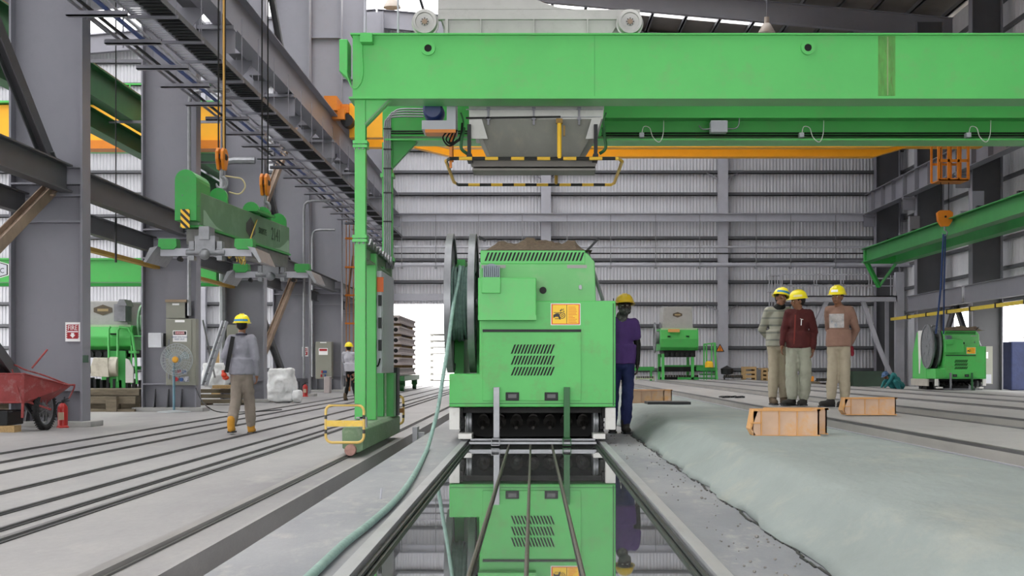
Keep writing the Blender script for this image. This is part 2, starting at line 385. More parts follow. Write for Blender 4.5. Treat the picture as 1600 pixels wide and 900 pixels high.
# rubble at the foot of the tarpaulin
m = MB()
for i in range(150):
    y = 4.5+random.random()**1.3*14; x = 1.16-random.random()**2*.33; r = random.uniform(.002, .009)*(1.6 if random.random() < .08 else 1)
    m.ell((x, y, .166+r*.5), (r, r*random.uniform(.7, 1.3), r*.7), n=5, k=3)
o = m.build('rubble', M('rubble_grey', '#7f7c78', .95, var=.3, scale=20), smooth=False); tag(o, 'crumbs of concrete scattered along the tarpaulin foot', 'rubble', kind='stuff')
m = MB()
for y in [5+i*.16 for i in range(80)]:
    x = 1.205+.012*math.sin(y*7)
    m.bar((x, y, .168), (x+random.uniform(-.01, .01), y+.16, .168), .012, .006)
tag(m.build('edge_cord', blackm), 'dark ragged cord along the bottom edge of the tarpaulin', 'cord')
# small peg left of the bed
o = MB().cyl((-.98, 9.05, .165), (-.975, 9.05, .235), .006, 6).build('ground_peg', steel_lt); tag(o, 'thin steel peg standing in the dusty strip by the teal hose', 'peg')
o = MB().box(-1.50, -1.36, 17.6, 17.72, -.22, .19).box(-1.50, -1.44, 17.5, 17.8, -.22, .26).build('steel_bracket', galv); tag(o, 'small pale steel bracket beside the gutter left of the machine', 'bracket')
# ================================================================== WALLS AND ROOF
def corr(m, a0, a1, c, z0, z1, axis='x', pitch=.17, d=.035):
    n = int(abs(a1-a0)/pitch); pts = []
    for i in range(n):
        a = a0+(a1-a0)*i/n; st = (a1-a0)/n
        pts += [(a, 0), (a+st*.35, 0), (a+st*.5, d), (a+st*.85, d)]
    pts.append((a1, 0)); vs = []; fs = []
    for z in (z0, z1):
        for a, e in pts: vs.append((a, c+e, z) if axis == 'x' else (c+e, a, z))
    k = len(pts)
    for i in range(k-1): fs.append((i, i+1, k+i+1, k+i))
    return m.add(vs, fs)
clad = M('cladding', '#c9cad0', .42, metal=0.0, var=.06, scale=.4)
clad_dk = M('cladding_plain', '#8c8d92', .5, var=.06, scale=.4)
girt_m = M('girt_steel', '#5c5d62', .45, var=.1)
RZ = lambda x: 19.5-.09*abs(x+8)            # roof height
gz = [PZ(578-34.3*k, YB) for k in range(17)]
wb = struct('wall_back', MB().box(-34, 20, YB+.06, YB+.09, PZ(470, YB), gz[-1]).box(-5.2+2.6, 20, YB+.06, YB+.09, -.02, PZ(470, YB)).box(-34, -7.3, YB+.06, YB+.09, -.02, PZ(470, YB)), clad_dk)
cols_x = [-34, -25.5, -17, -8.3, .66, 9.72, 20]
DX0, DX1 = -7.2, -2.6                        # open doorway in the back wall
zs = [-.02]+gz
for i in range(len(zs)):
    z0 = zs[i]; z1 = zs[i+1] if i+1 < len(zs) else None
    for j in range(len(cols_x)-1):
        a, b = cols_x[j], cols_x[j+1]
        zt = z1 if z1 else min(RZ(a), RZ(b))-.1
        if zt-z0 < .1: continue
        if a < -8 and b > 0 : pass
        if j == 3 and zt <= PZ(470, YB)+.5:
            if z0 < PZ(470, YB)-.8:
                corr(MB(), DX1, b, YB, z0, zt).build('cladding_sheet', clad, wb).data.shade_flat(); corr(MB(), a, DX0, YB, z0, zt).build('cladding_sheet', clad, wb); continue
        corr(MB(), a, b, YB, z0, zt).build('cladding_sheet', clad, wb)
for z in gz:
    segs = [(-34, 20)] if z > PZ(470, YB) else [(-34, DX0), (DX1, 20)]
    for a, b in segs: MB().box(a, b, YB-.16, YB-.02, z-.09, z-.05).box(a, b, YB-.02, YB, z-.09, z+.1).box(a, b, YB-.16, YB-.13, z-.09, z+.07).build('girt', girt_m, wb)
for x in cols_x[1:-1]: MB().ibeam((x, YB-.35, 0), (x, YB-.35, RZ(x)-.4), .5, .34, .03, .02, up=(0,1,0)).build('wall_post', steel_lt, wb)
for x in (.66, 9.72):
    for s in (-1, 1):
        for z in (gz[3], gz[9]): MB().bar((x+s*.2, YB-.3, z-.4), (x+s*.9, YB-.1, z), .06, .06).build('knee_brace', steel, wb)
zb = PZ(342, YB); MB().ibeam((-7.6, YB-.7, zb), (20, YB-.7, zb), .3, .42, .03).build('wall_beam', steel_lt, wb)
MB().box(DX0-.15, DX0, YB-.1, YB+.1, 0, PZ(470, YB)).box(DX1, DX1+.15, YB-.1, YB+.1, 0, PZ(470, YB)).box(DX0-.15, DX1+.15, YB-.12, YB+.1, PZ(470, YB), PZ(459, YB)).build('door_frame', steel_lt, wb)
# pipes on the back wall
for py, r, mt, nm in ((386, .05, steel_lt, 'thin pale pipe on the back wall, uppermost of three'), (396, .035, blackm, 'thin dark pipe on the back wall, middle of three'), (414, .11, steel_lt, 'thick pale pipe on the back wall, lowest of three')):
    z = PZ(py, 70.8); o = MB().cyl((-7, 70.8, z), (19.4, 70.8, z), r, 10).build('wall_pipe', mt); tag(o, nm, 'pipe', 'pipes along the back wall')
hz = PZ(352, 70.8)
for i, px in enumerate((628, 681, 748, 816, 886, 954, 1024, 1093, 1181, 1235, 1305)):
    x = PX(px, 70.8); MB().box(x-.02, x+.02, 70.68, 70.72, PZ(420, 70.8), zb).box(x-.05, x+.05, 70.66, 70.9, PZ(420, 70.8), PZ(417, 70.8)).build('pipe_hanger', galv, wb)
# right wall, with open bays near the floor
wr = struct('wall_right', MB().box(19.1, 19.14, 20, YB, 3.75, 16.9).box(19.1, 19.14, -4, 48, 0, 3.75).box(19.1, 19.14, 64, YB, 0, 3.75), clad_dk)
for i in range(8):
    for y0, y1 in ((-4, 20), (20, 48), (48, 64), (64, YB)):
        z0 = 3.75+i*1.64
        corr(MB(), y0, y1, 19.05, z0, z0+1.64, 'y').build('cladding_sheet', clad, wr)
for z in [3.75+i*1.2 for i in range(11)]: MB().box(18.9, 19.05, -4, YB, z-.06, z+.08).build('girt', girt_m, wr)
for i in range(3):
    corr(MB(), 64.2, YB, 19.05, i*1.25, i*1.25+1.25, 'y').build('cladding_sheet', clad, wr); corr(MB(), 20, 47.8, 19.05, i*1.25, i*1.25+1.25, 'y').build('cladding_sheet', clad, wr)
MB().box(18.98, 19.12, 47.8, 64.2, 3.6, 3.78).box(18.98, 19.12, 47.8, 48, 0, 3.7).box(18.98, 19.12, 64, 64.2, 0, 3.7).build('door_frame', steel, wr)
# far left wall: cladding above an open side
wl = struct('wall_left', MB().box(-34.1, -34.05, -4, YB, 9, 17), clad)
for y in range(0, 73, 8): MB().ibeam((-33.8, y+.0, 0), (-33.8, y, 16.8), .4, .5).build('wall_post', steel, wl)
wf = struct('added_front_wall', MB().box(-34, 20, -6.1, -6.0, 7, 19.4).box(-34, -12, -6.1, -6.0, 0, 7).box(12, 20, -6.1, -6.0, 0, 7), clad_dk)  # unseen gable wall added to hold back daylight from behind the camera
# roof
roof_m = M('roof_sheet', '#77726c', .6, var=.08)
ce = struct('ceiling', MB().box(-8.4, -7.6, -4, 8, 19.5, 19.62), roof_m)
sky_m = bpy.data.materials.new('translucent_rooflight'); sky_m.use_nodes = True
N = sky_m.node_tree.nodes; L = sky_m.node_tree.links; N.remove(N['Principled BSDF'])
tr = N.new('ShaderNodeBsdfTransparent'); tr.inputs[0].default_value = (.9, .9, .9, 1); tl = N.new('ShaderNodeBsdfTranslucent'); tl.inputs[0].default_value = (.9, .9, .9, 1)
mx = N.new('ShaderNodeMixShader'); mx.inputs[0].default_value = .35; L.new(tr.outputs[0], mx.inputs[1]); L.new(tl.outputs[0], mx.inputs[2]); L.new(mx.outputs[0], N['Material Output'].inputs[0])
def roof_piece(x0, x1, y0, y1, mat, name):
    z0, z1 = RZ(x0), RZ(x1)
    MB().add([(x0,y0,z0),(x1,y0,z1),(x1,y1,z1),(x0,y1,z0),(x0,y0,z0+.04),(x1,y0,z1+.04),(x1,y1,z1+.04),(x0,y1,z0+.04)],
             [(0,3,2,1),(4,5,6,7),(0,1,5,4),(1,2,6,5),(2,3,7,6),(3,0,4,7)]).build(name, mat, ce)
def roof_strip(y0, y1, light):
    for x0, x1, l in ((-34.2, -13, light or int(y0*1.7) % 2), (-13, -8, y0 > 8), (-8, -3.0, y0 > 8), (-3.0, 1.5, light or 16 < y0 < 54), (1.5, 6.5, light), (6.5, 11.3, light and y0 > 58), (11.3, 20.2, False)):  # unseen rooflights added left and centre, cut back right, to set the light
        roof_piece(x0, x1, y0, y1, sky_m if l else roof_m, 'rooflight_some_added' if l else 'roof_sheet')
edges = [(-4.0, False)]
for k in range(9):
    for a, b in ((.9+8*k, 1.7+8*k), (3.0+8*k, 5.4+8*k)):
        if b < YB: edges += [(a, True), (b, False)]
edges.append((YB+.1, False))
for (a, l), (b, _) in zip(edges, edges[1:]): roof_strip(a, b, l)
for k in range(9):
    yy = 8+8*k
    for x0, x1 in ((-34, -8), (-8, 20)):
        MB().ibeam((x0, yy, RZ(x0)-.72), (x1, yy, RZ(x1)-.72), .35, .95, .03).build('rafter', steel, ce)
for i in range(17):
    for s in (-1, 1):
        x = -8+s*(.8+1.62*i); z = RZ(x)-.13
        MB().box(x-.04, x+.04, 30, YB, z-.1, z+.1).box(x-.04, x+.1, 30, YB, z-.1, z-.08).build('purlin', galv, ce)
# ================================================================== COLUMNS
def gusset(mb, x, y, z): pass
def left_column(y, label):
    t = thing('steel_column', label, 'column', (-8.2, y, 0), 'left row of steel columns')
    H = RZ(-8)-.5
    MB().box(-8.78, -7.62, y-.01, y+.01, .05, H).build('web', steel, t)
    for x in (-8.80, -7.60): MB().box(x-.018, x+.018, y-.22, y+.22, .05, H).build('flange', steel, t)
    MB().box(-9.0, -7.4, y-.35, y+.35, 0, .09).build('base_plate', M('plinth_concrete', '#9a9a98', .8), t, bevel=.01)
    for z in (.60, 3.44, 3.88, 4.08, 4.36, 9.0, 9.55, 14.0): MB().box(-8.78, -7.62, y-.22, y-.01, z, z+.03).build('stiffener', steel, t)
    # bracket for the crane runway
    MB().box(-7.6, -6.75, y-.18, y+.18, 8.62, 8.70).box(-7.6, -6.75, y-.01, y+.01, 8.1, 8.64).box(-7.6, -7.2, y-.18, y+.18, 8.0, 8.03).build('runway_bracket', steel, t)
    for x in (-8.55, -8.25, -7.95): MB().prism([(y-.22, .09), (y-.01, .09), (y-.01, .5)], 'x', x-.01, x+.01).build('foot_rib', steel_dk, t)
    return t
cl = {}
lab = {16: 'grey steel column before the nearest one in frame, beyond the left edge', 24: 'grey steel column nearest on the left, with the red fire sign', 32: 'grey steel column carrying the tall electrical cabinet and fan', 40: 'grey steel column right behind the walking man', 48: 'grey steel column with a fire sign, behind the white bulk bag',
       56: 'grey steel column left of the green gantry leg, with the small cabinet', 64: 'grey steel column just behind the green gantry leg', 71.6: 'last grey steel column of the left row at the back wall'}
for y in (16, 24, 32, 40, 48, 56, 64, 71.6): cl[y] = left_column(y-.1, lab[y])
def right_column(y, label):
    t = thing('steel_column', label, 'column', (18, y, 0), 'right row of steel columns'); H = RZ(18)-.5
    MB().box(17.42, 18.58, y-.01, y+.01, 0, H).build('web', steel_dk, t)
    for x in (17.4, 18.6): MB().box(x-.018, x+.018, y-.22, y+.22, 0, H).build('flange', steel, t)
    MB().box(17.2, 18.8, y-.35, y+.35, 0, .09).build('base_plate', steel_dk, t)
    MB().box(16.8, 17.4, y-.15, y+.15, 8.62, 8.70).box(16.8, 17.4, y-.01, y+.01, 8.1, 8.64).build('runway_bracket', steel, t)
    MB().box(15.3, 17.4, y-.1, y+.1, 6.3, 6.42).box(15.3, 17.4, y-.01, y+.01, 6.0, 6.35).build('beam_bracket', steel, t)
    return t
for y, l in ((40, 'grey steel column of the right row beyond the right edge of the frame'), (48, 'grey steel column of the right row just outside the right edge'), (56, 'dark grey steel column between the two bright openings on the right'), (64, 'dark grey steel column behind the distant green machine'), (71.6, 'grey steel column in the right back corner by the platform')): right_column(y, l)
# tie beams between columns
def tie(x, y0, y1, z, label, W=.22, H=.46, grp='tie beams between columns', mat=steel_dk):
    o = MB().ibeam((x, y0, z), (x, y1, z), W, H, .025).build('tie_beam', mat); tag(o, label, 'beam', grp); return o
ys = [16, 24, 32, 40, 48, 56, 64]
for i in range(6):
    a, b = ys[i]+.12, ys[i+1]-.32
    tie(-7.85, a, b, 4.17, ['left tie beam in front of the nearest column', 'left tie beam from the nearest column to the fan column', 'left tie beam behind the lifting beam', 'left tie beam behind the crossing braces', 'left tie beam just left of the gantry leg', 'left tie beam behind the gantry leg'][i])
    tie(-8.55, a, b, 3.75, ['lower outer tie beam at the left edge of the photo', 'lower outer tie beam right of the nearest column', 'lower outer tie beam behind the lifting arms', 'lower outer tie beam behind the bulk bag column', 'lower outer tie beam near the small cabinet', 'lower outer tie beam farthest back'][i], W=.16, H=.36)
o = MB().box(-8.6, -8.45, 24.2, 40, 3.22, 3.30).build('busbar', M('busbar_yellow', '#b58f2e', .5)); tag(o, 'yellow conductor bar under the outer left tie beam', 'conductor bar')
for y0, y1, nm in ((64.2, 56.2, 'far'), (55.8, 40, 'near')):
    tie(17.1, y0, y1, 3.85, nm+' grey tie beam along the right columns above the openings', H=.7, grp='right tie beams', mat=steel)
o = MB().box(16.75, 16.87, 40, 66, 3.15, 3.28).build('busbar', M('busbar_yellow2', '#c7ae3a', .5)); tag(o, 'long yellow conductor bar under the right tie beam', 'conductor bar')
m = MB()
for y in range(42, 66, 3): m.box(16.72, 16.9, y-.05, y+.05, 3.12, 3.32)
tag(m.build('bar_clamp', blackm), 'row of dark clamps holding the right conductor bar', 'clamp', kind='stuff')
# braces
def brace(p, q, label, mat=steel_dk, wd=.2, cat='brace', grp='diagonal braces of the left row'):
    p, q = Vector(p), Vector(q); t = thing('diagonal_brace', label, cat, (p.x, min(p.y, q.y), min(p.z, q.z)), grp)
    MB().ibeam(p, q, wd, .18, .02, .02, up=(1,0,0)).build('brace_bar', mat, t)
    d = (q-p).normalized(); MB().bar(p-d*.15, p+d*.3, .03, .3, up=(1,0,0)).bar(q-d*.3, q+d*.15, .03, .3, up=(1,0,0)).parts('gusset_plate', mat, t)
brace((-8.1, 23.6, 4.40), (-8.1, 16.3, 9.6), 'dark steel brace rising out of the top left corner', wd=.24)
brace((-8.1, 23.6, 3.98), (-8.1, 16.3, .5), 'dusty brown brace falling to the left edge from the nearest column', rusty)
brace((-8.25, 23.5, .25), (-8.25, 16.3, 4.0), 'dark steel brace behind the red cart')
brace((-8.1, 40.2, .4), (-8.1, 47.5, 3.95), 'dusty brown brace rising behind the walking man', rusty)
brace((-8.3, 47.6, .3), (-8.3, 40.3, 3.9), 'dark grey brace falling to the white bulk bag')
brace((-8.1, 40.2, 4.5), (-8.1, 47.5, 9), 'dusty brace rising behind the rear lifting beam', rusty)
brace((-8.3, 47.5, 4.5), (-8.3, 40.3, 9), 'dark brace crossing behind the rear lifting beam')
brace((-8.1, 47.6, 9.4), (-8.1, 40.2, 15), 'dark brace above the crane runway left of the gantry')
brace((18, 63.6, .2), (18, 60, 3.7), 'dark brace in the small bright opening, left arm', grp='braces in the right openings')
brace((18, 56.4, .2), (18, 60, 3.7), 'dark brace in the small bright opening, right arm', grp='braces in the right openings')
# ================================================================== CRANE RUNWAYS AND SERVICES
def runway(x, s, y0, y1, label):
    t = thing('crane_runway', label, 'crane runway', (x, (y0+y1)/2, 8.7))
    MB().ibeam((x, y0, 9.22), (x, y1, 9.22), .42, 1.0, .03, .02).build('girder', steel, t)
    for y in [y0+2*i for i in range(int((y1-y0)/2)+1)]: MB().box(x, x+s*.2 if s < 0 else x-.2, y-.01, y+.01, 8.75, 9.69).build('stiffener', steel, t)
    MB().box(x-.04, x+.04, y0, y1, 9.72, 9.80).build('rail', rusty if s > 0 else M('red_rail', '#8a3a30', .6), t)
    return t
t = runway(-7.0, -1, 14, 71.4, 'grey crane runway girder high along the left columns')
for i in range(19): MB().box(-7.58, -7.05, 22+2.6*i, 23.1+2.6*i, 8.78, 8.80).build('walkway_plate', steel_dk, t); MB().prism([(-7.7, 8.1), (-7.55, 8.1), (-7.1, 8.6), (-7.1, 8.74), (-7.7, 8.74)], 'y', 22.5+2.6*i, 22.53+2.6*i).build('bracket_plate', steel, t)
runway(17.0, 1, 38, 71.4, 'grey crane runway girder with red rail high on the right')
# cable tray, ladder and pipe on brackets
ORD = ['nearest', 'second', 'third', 'fourth', 'fifth', 'sixth', 'seventh', 'eighth', 'ninth', 'tenth', 'eleventh', 'twelfth', 'thirteenth', 'fourteenth', 'fifteenth', 'sixteenth', 'seventeenth', 'eighteenth', 'nineteenth', 'twentieth', 'twenty-first', 'twenty-second', 'twenty-third', 'twenty-fourth']
grp = 'cable tray brackets on the left columns'
for i in range(24):
    y = 20.9+2.0*i+random.uniform(-.15, .15); z = 6.79+random.uniform(-.02, .02)
    t = MB().box(-7.62, -6.62, y-.03, y+.03, z-.05, z+.03).box(-7.62, -6.62, y-.03, y+.12, z-.05, z-.035)
    x2 = -6.45; t.box(-7.45, x2, y+.5, y+.56, 7.33, 7.39); t.box(x2-.05, x2-.035, y+.5, y+.515, 7.33, 8.75); t.box(-7.45, -7.43, y+.5, y+.52, 6.8, 8.75)
    tag(t.build('tray_bracket', steel), 'grey steel bracket frame under the overhead cable trays, '+ORD[i]+' from the camera', 'bracket', grp)
t = thing('cable_tray', 'black slotted cable tray overhead along the left columns', 'cable tray', (-6.7, 45, 7.4))
MB().box(-6.92, -6.50, 20, 70, 7.395, 7.41).build('tray_floor', black, t)
MB().box(-6.93, -6.91, 20, 70, 7.39, 7.50).box(-6.51, -6.49, 20, 70, 7.39, 7.50).build('tray_side', steel_dk, t)
m = MB()
for i in range(200): m.box(-6.93, -6.49, 20+i*.25, 20.05+i*.25, 7.375, 7.395)
tag(m.build('rung', blackm, t), kind='stuff')
t = thing('cable_ladder', 'pale slotted cable ladder left of the black tray', 'cable ladder', (-7.15, 45, 7.4))
MB().box(-7.32, -7.29, 20, 70, 7.40, 7.50).box(-6.99, -6.96, 20, 70, 7.40, 7.50).build('ladder_side', steel, t)
m = MB()
for i in range(330): m.box(-7.30, -6.98, 20+i*.15, 20.06+i*.15, 7.42, 7.44)
tag(m.build('rung', steel_lt, t), kind='stuff')
for x, z, r, mt, l in ((-6.98, 6.86, .038, blue, 'blue pipe overhead along the left columns'), (-7.25, 6.86, .03, blackm, 'thin dark cable bundle beside the blue overhead pipe'), (-6.82, 6.85, .022, steel_lt, 'thin pale conduit right of the blue overhead pipe'), (-7.45, 6.9, .03, steel, 'grey conduit nearest the left columns overhead')):
    tag(MB().cyl((x, 19, z), (x, 70, z), r, 8).build('overhead_pipe', mt), l, 'pipe', 'overhead pipes on the left')
# downpipes with a bend on the columns
for i, (y, zt, xx) in enumerate(((31.6, 7.2, -7.72), (39.6, 6.8, -8.72), (47.6, 6.6, -7.75), (55.6, 6.4, -8.72))):
    pts = [(xx, y, .6 if i else 2.15), (xx, y, zt-.3), (xx+.03, y, zt-.12), (xx+.12, y, zt-.03), (xx+.3, y, zt), (xx+.9, y, zt)]
    tag(MB().tube(pts, .045 if i != 1 else .10, 8).build('conduit', galv), ['bent grey conduit down the fan column', 'bent grey conduit on the column behind the walking man', 'bent grey conduit on the bulk bag column', 'bent grey conduit on the small cabinet column'][i], 'conduit', 'conduits on the left columns')
# hanging cable far left
tag(MB().cyl((PX(181, 27), 27, PZ(410, 27)), (PX(181, 27), 27, 14), .012, 6).cyl((PX(181, 27), 27, PZ(410, 27)), (PX(181, 27), 27, PZ(340, 27)), .022, 6).build('hanging_cable', blackm), 'thin dark cable hanging straight down between the first two columns', 'cable')
# ================================================================== SLIPFORMING MACHINE (middle)
def slot_row(m, px0, px1, py0, py1, n, Y, lean=5, wpx=3.4, t=.004):
    for i in range(n):
        x = px0+(px1-px0-lean)*i/(n-1)
        a, b = PX(x, Y), PX(x+wpx, Y); la = PX(833+lean, Y); z0, z1 = PZ(py1, Y), PZ(py0, Y)
        m.prism([(a, z0), (b, z0+.004), (b+la, z1), (a+la, z1-.004)], 'y', Y-t, Y+.002)
def slipformer(label, Y=15.4):
    t = thing('slipforming_machine', label, 'machine', (0, Y+1.5, .16))
    F = Y
    x = lambda p: PX(p, Y); z = lambda p: PZ(p, Y)
    MB().prism([(x(702),z(636)),(x(962),z(636)),(x(962),z(470)),(x(749),z(470)),(x(749),z(584)),(x(702),z(584))], 'y', F, F+2.9).build('hull', green_mach, t, bevel=.012)
    MB().prism([(x(749),z(472)),(x(932),z(472)),(x(930),z(408)),(x(918),z(394)),(x(914),z(394)),(x(914),z(411)),(x(749),z(411))], 'y', F+.10, F+2.2).build('engine_cover', M('cover_green', '#5fae63', .45, var=.07, scale=1.5, dirt='#7fa878', dscale=3, damt=.5), t, bevel=.012)
    tp = MB().prism([(x(750),z(411)),(x(915),z(411)),(x(915),z(390)),(x(750),z(390))], 'y', F+.12, F+2.0).build('hopper_box', green, t, bevel=.006)
    m = MB(); slot_row(m, 757, 910, 394, 408, 26, F+.12, 5, 3.2); tag(m.build('vent_slots', black, tp), kind='stuff')
    MB().pbox(752, 790, 414, 419, F+.095, F+.11).pbox(886, 917, 414, 419, F+.095, F+.11).build('tape_patch', M('grey_tape', '#8c8d88', .5), t)
    # protruding box
    b = MB().pbox(747, 838, 434, 500, F-.16, F+.1).build('control_box', green, t, bevel=.01)
    MB().pbox(752.5, 782, 433, 458, F-.20, F-.16).build('control_lid', green, b, bevel=.005)
    MB().pbox(747, 838, 492, 500, F-.17, F-.16).build('lower_flap', green, b)
    m = MB().cyl((x(768), F-.05, z(425)), (x(768), F+.1, z(425)), .09, 14)
    for i in range(9): m.pbox(755+i*3, 756.6+i*3, 415, 434, F-.10, F+.1)
    m.build('motor', M('motor_grey', '#7d8790', .5, metal=.3), t)
    # rear hatch
    h = MB().pbox(754, 908, 519, 626, F-.014, F).build('hatch', green_mach, t, bevel=.003)
    MB().pbox(754, 908, 514.5, 518.5, F-.02, F).build('hatch_slot', blackm, t)
    m = MB()
    for a, bb in ((538, 553), (555.5, 570), (573, 587)): slot_row(m, 798, 864, a, bb, 13, F-.014, 5.5, 2.9)
    tag(m.build('vent_slots', black, h), kind='stuff')
    for a in (790, 851): 
        hd = MB().pbox(a, a+21, 613, 626, F-.03, F-.012).build('hatch_handle', blackm, h, bevel=.004); MB().pbox(a+4, a+17, 616, 622, F-.034, F-.03).build('grip', M('grip_grey', '#4a4a4e', .4), hd)
    # gauge and latch
    MB().cyl((x(848.5), F+.1, z(453)), (x(848.5), F+.06, z(453)), .038, 18).build('round_cap', black, t)
    MB().cyl((x(907), F+.1, z(447)), (x(907), F+.07, z(447)), .018, 12).pbox(905, 909, 446, 452, F+.06, F+.1).build('key_lock', galv, t)
    MB().pbox(957.5, 959.3, 474, 634, F-.003, F).build('panel_seam', green_dk, t); MB().pbox(702, 962, 630, 631, F-.003, F).build('panel_seam', green_dk, t)
    # warning sign
    s = MB().pbox(860.5, 907, 474, 508, F-.006, F).build('warning_sign', mark_w, t); s['label'] = 'yellow warning sign with a hand caught in a roller'
    MB().pbox(861.5, 906, 475, 507, F-.008, F-.006).build('sign_border', mark_o, s)
    MB().pbox(863.5, 904, 476.5, 505.5, F-.010, F-.008).build('sign_field', mark_y, s)
    k = MB().ring((x(878.5), F-.012, z(493)), 'y', .034, .027, .003, 20).ring((x(878.5), F-.012, z(493)), 'y', .016, .010, .003, 16)
    k.bar((x(865), F-.012, z(488.5)), (x(878), F-.012, z(488.5)), .003, .006).bar((x(867), F-.012, z(498)), (x(876), F-.012, z(498)), .003, .006)
    k.prism([(x(864.5),z(497)),(x(864.5),z(492)),(x(869),z(489.5)),(x(873),z(489.5)),(x(874.5),z(494)),(x(876),z(499.5)),(x(874),z(499)),(x(872),z(495)),(x(868),z(495))], 'y', F-.013, F-.010)
    for a, b_, c, d in ((876, 487, 877.5, 482.5), (878, 484.5, 881, 483), (879, 486, 882, 487), (875, 486, 876.5, 484)): k.bar((x(a), F-.012, z(b_)), (x(c), F-.012, z(d)), .003, .007)
    k.pbox(885.2, 885.9, 476.5, 505.5, F-.013, F-.010).build('pictogram', mark_k, s)
    k = MB(); random.seed(5)
    for i in range(11): k.pbox(888, 888+random.uniform(7, 14), 479.3+i*2.4, 480.1+i*2.4, F-.012, F-.010)
    k.build('small_print', mark_o, s)
    # corner plates, wheels, sprockets
    for a, b_ in ((702, 718), (946, 962)): MB().pbox(a, b_, 637, 671.5, F+.02, F+.12).build('corner_plate', white, t, bevel=.005)
    for a, b_ in ((716, 737), (927, 946)): MB().pbox(a, b_, 678, 686, F-.06, F+.35).build('bed_shoe', white, t, bevel=.003)
    for sx, a in ((-1, 730), (1, 932)):
        for yy in (.45, 2.3):
            wx = x(a)
            wl_ = MB().lathe([(0,-.03),(.18,-.03),(.195,-.02),(.195,.0),(.17,.005),(.17,.035),(.05,.04),(0,.04)], (wx, F+yy, .395), 'x', 24).build('wheel', galv, t)
            m = MB().ring((wx+sx*.06*1.2, F+yy, .395), 'x', .185, .10, .04, 24)
            for q in range(20):
                an = q*math.pi/10; m.box(wx+sx*.05, wx+sx*.10, F+yy+.19*math.cos(an)-.012, F+yy+.19*math.cos(an)+.012, .395+.19*math.sin(an)-.012, .395+.19*math.sin(an)+.012)
            m.build('drive_chain', blackm, wl_)
    MB().pbox(719, 945, 637, 645, F+.25, F+2.8).box(x(705), x(722), F+.12, F+2.8, .45, z(638)).box(x(942), x(959), F+.12, F+2.8, .45, z(638)).box(x(722), x(942), F+1.6, F+2.7, .172, z(638)).build('chassis', black, t)
    for i in range(7):
        a = x(752+i*27); m = MB().cyl((a, F+.7, .42), (a, F+1.5, .40), .055, 12).cyl((a, F+.35, .33), (a, F+.75, .41), .02, 8, .05)
        m.lathe([(.02,0),(.075,.05),(.06,.12),(.02,.14)], (a, F+.55, .385), 'y', 10); m.build('screw_auger', M('auger_steel', '#3a3836', .5, metal=.5, var=.4, scale=12), t)
    # forks and the frame lying across the bed
    for a, b_, mt, lb in ((771, 780.5, galv, 'grey upright fork bar'), (881, 890.5, green_dk, 'dark green upright fork bar')):
        o = MB().pbox(a, b_, 605, 684, F-.10, F-.045).build('fork_bar', mt, t, bevel=.003); o['label'] = lb
        o2 = MB(); X0, X1, Z0, Z1 = x(a-2.5), x(b_+1), z(694), z(683.5); q = .007
        o2.box(X0, X1, F-.30, F-.05, Z1-q, Z1).box(X0, X1, F-.30, F-.05, Z0, Z0+q).box(X0, X0+q, F-.30, F-.05, Z0, Z1).box(X1-q, X1, F-.30, F-.05, Z0, Z1).build('fork_tine', mt, o)
    MB().pbox(735, 930, 685.5, 688.5, F-.12, F-.09).pbox(733, 932, 690.5, 694, F-.26, F-.22).build('cross_rail', galv, t)
    # cable reel at the left
    rY = F+.92; rZ = PZ(474, rY); xa = PX(705, rY); xb = PX(740, rY); Rr = .80
    rl = MB().cyl((xa, rY, rZ), (xb+.06, rY, rZ), .05, 16).cyl((xa, rY, rZ), (xb, rY, rZ), .2, 20).build('reel_hub', galv, t)
    for a in (xa, xb):
        d = MB().ring((a, rY, rZ), 'x', Rr, .30, .022, 48).ring((a, rY, rZ), 'x', Rr+.005, Rr-.05, .075, 48).ring((a, rY, rZ), 'x', .32, .0505, .05, 24)
        for q in range(8):
            an = q*math.pi/4+.2; d.bar((a, rY+.3*math.cos(an), rZ+.3*math.sin(an)), (a, rY+.76*math.cos(an), rZ+.76*math.sin(an)), .05, .04, up=(1,0,0))
        d.build('reel_disc', galv, rl)
    m = MB(); random.seed(2)
    xs = [xa+.03+.037*i for i in range(7)]
    for lay, rr in enumerate((.30, .36, .42)):
        for i, xx in enumerate(xs[:(7 if lay < 2 else 6)]):
            pts = [(xx+.018*(lay % 2)+.008*math.sin(a*2+i), rY+(rr+.008*math.sin(a*3+i))*math.cos(a), rZ+(rr+.012*math.sin(a*2+i*2))*math.sin(a)) for a in [q*math.pi/16 for q in range(32)]]
            m.tube(pts, .018, 6, closed=True)
    m.build('wound_hose', teal, rl)
    MB().prism([(rY-.05, rZ+.03), (rY+.05, rZ+.03), (rY+.35, z(584)-.02), (rY-.35, z(584)-.02)], 'x', xb+.05, xb+.09).build('reel_stand', green_mid, t)
    # top rods and side arm
    o = MB().bar(P(917, 392, F+.3), P(936, 372, F+.3), .02, .025).bar(P(759, 376, F+1.3), P(748, 370, F+1.3), .03, .03).build('prop_rod', blackm, t)
    MB().bar(P(917, 393, F+.35), P(942, 469, F+.2), .03, .03).build('side_strut', galv, t)
    MB().cyl(P(958.5, 470, F+.02), P(958.5, 466, F+.02), .006, 6).build('aerial_pin', black, t)
    # left flank: pale sign panel and hopper that show on the side
    MB().prism([(F+3.0, .55), (F+3.0, 1.5), (F+2.4, 2.3), (F+1.5, 2.3), (F+1.3, 1.5), (F+1.1, .55)], 'x', x(702)-.012, x(702)+.1).build('side_panel', green, t)
    MB().prism([(F+2.0, .75), (F+2.1, .75), (F+2.25, 2.35), (F+1.6, 2.35)], 'x', x(702)-.02, x(702)-.012).build('side_swoosh', white, t)
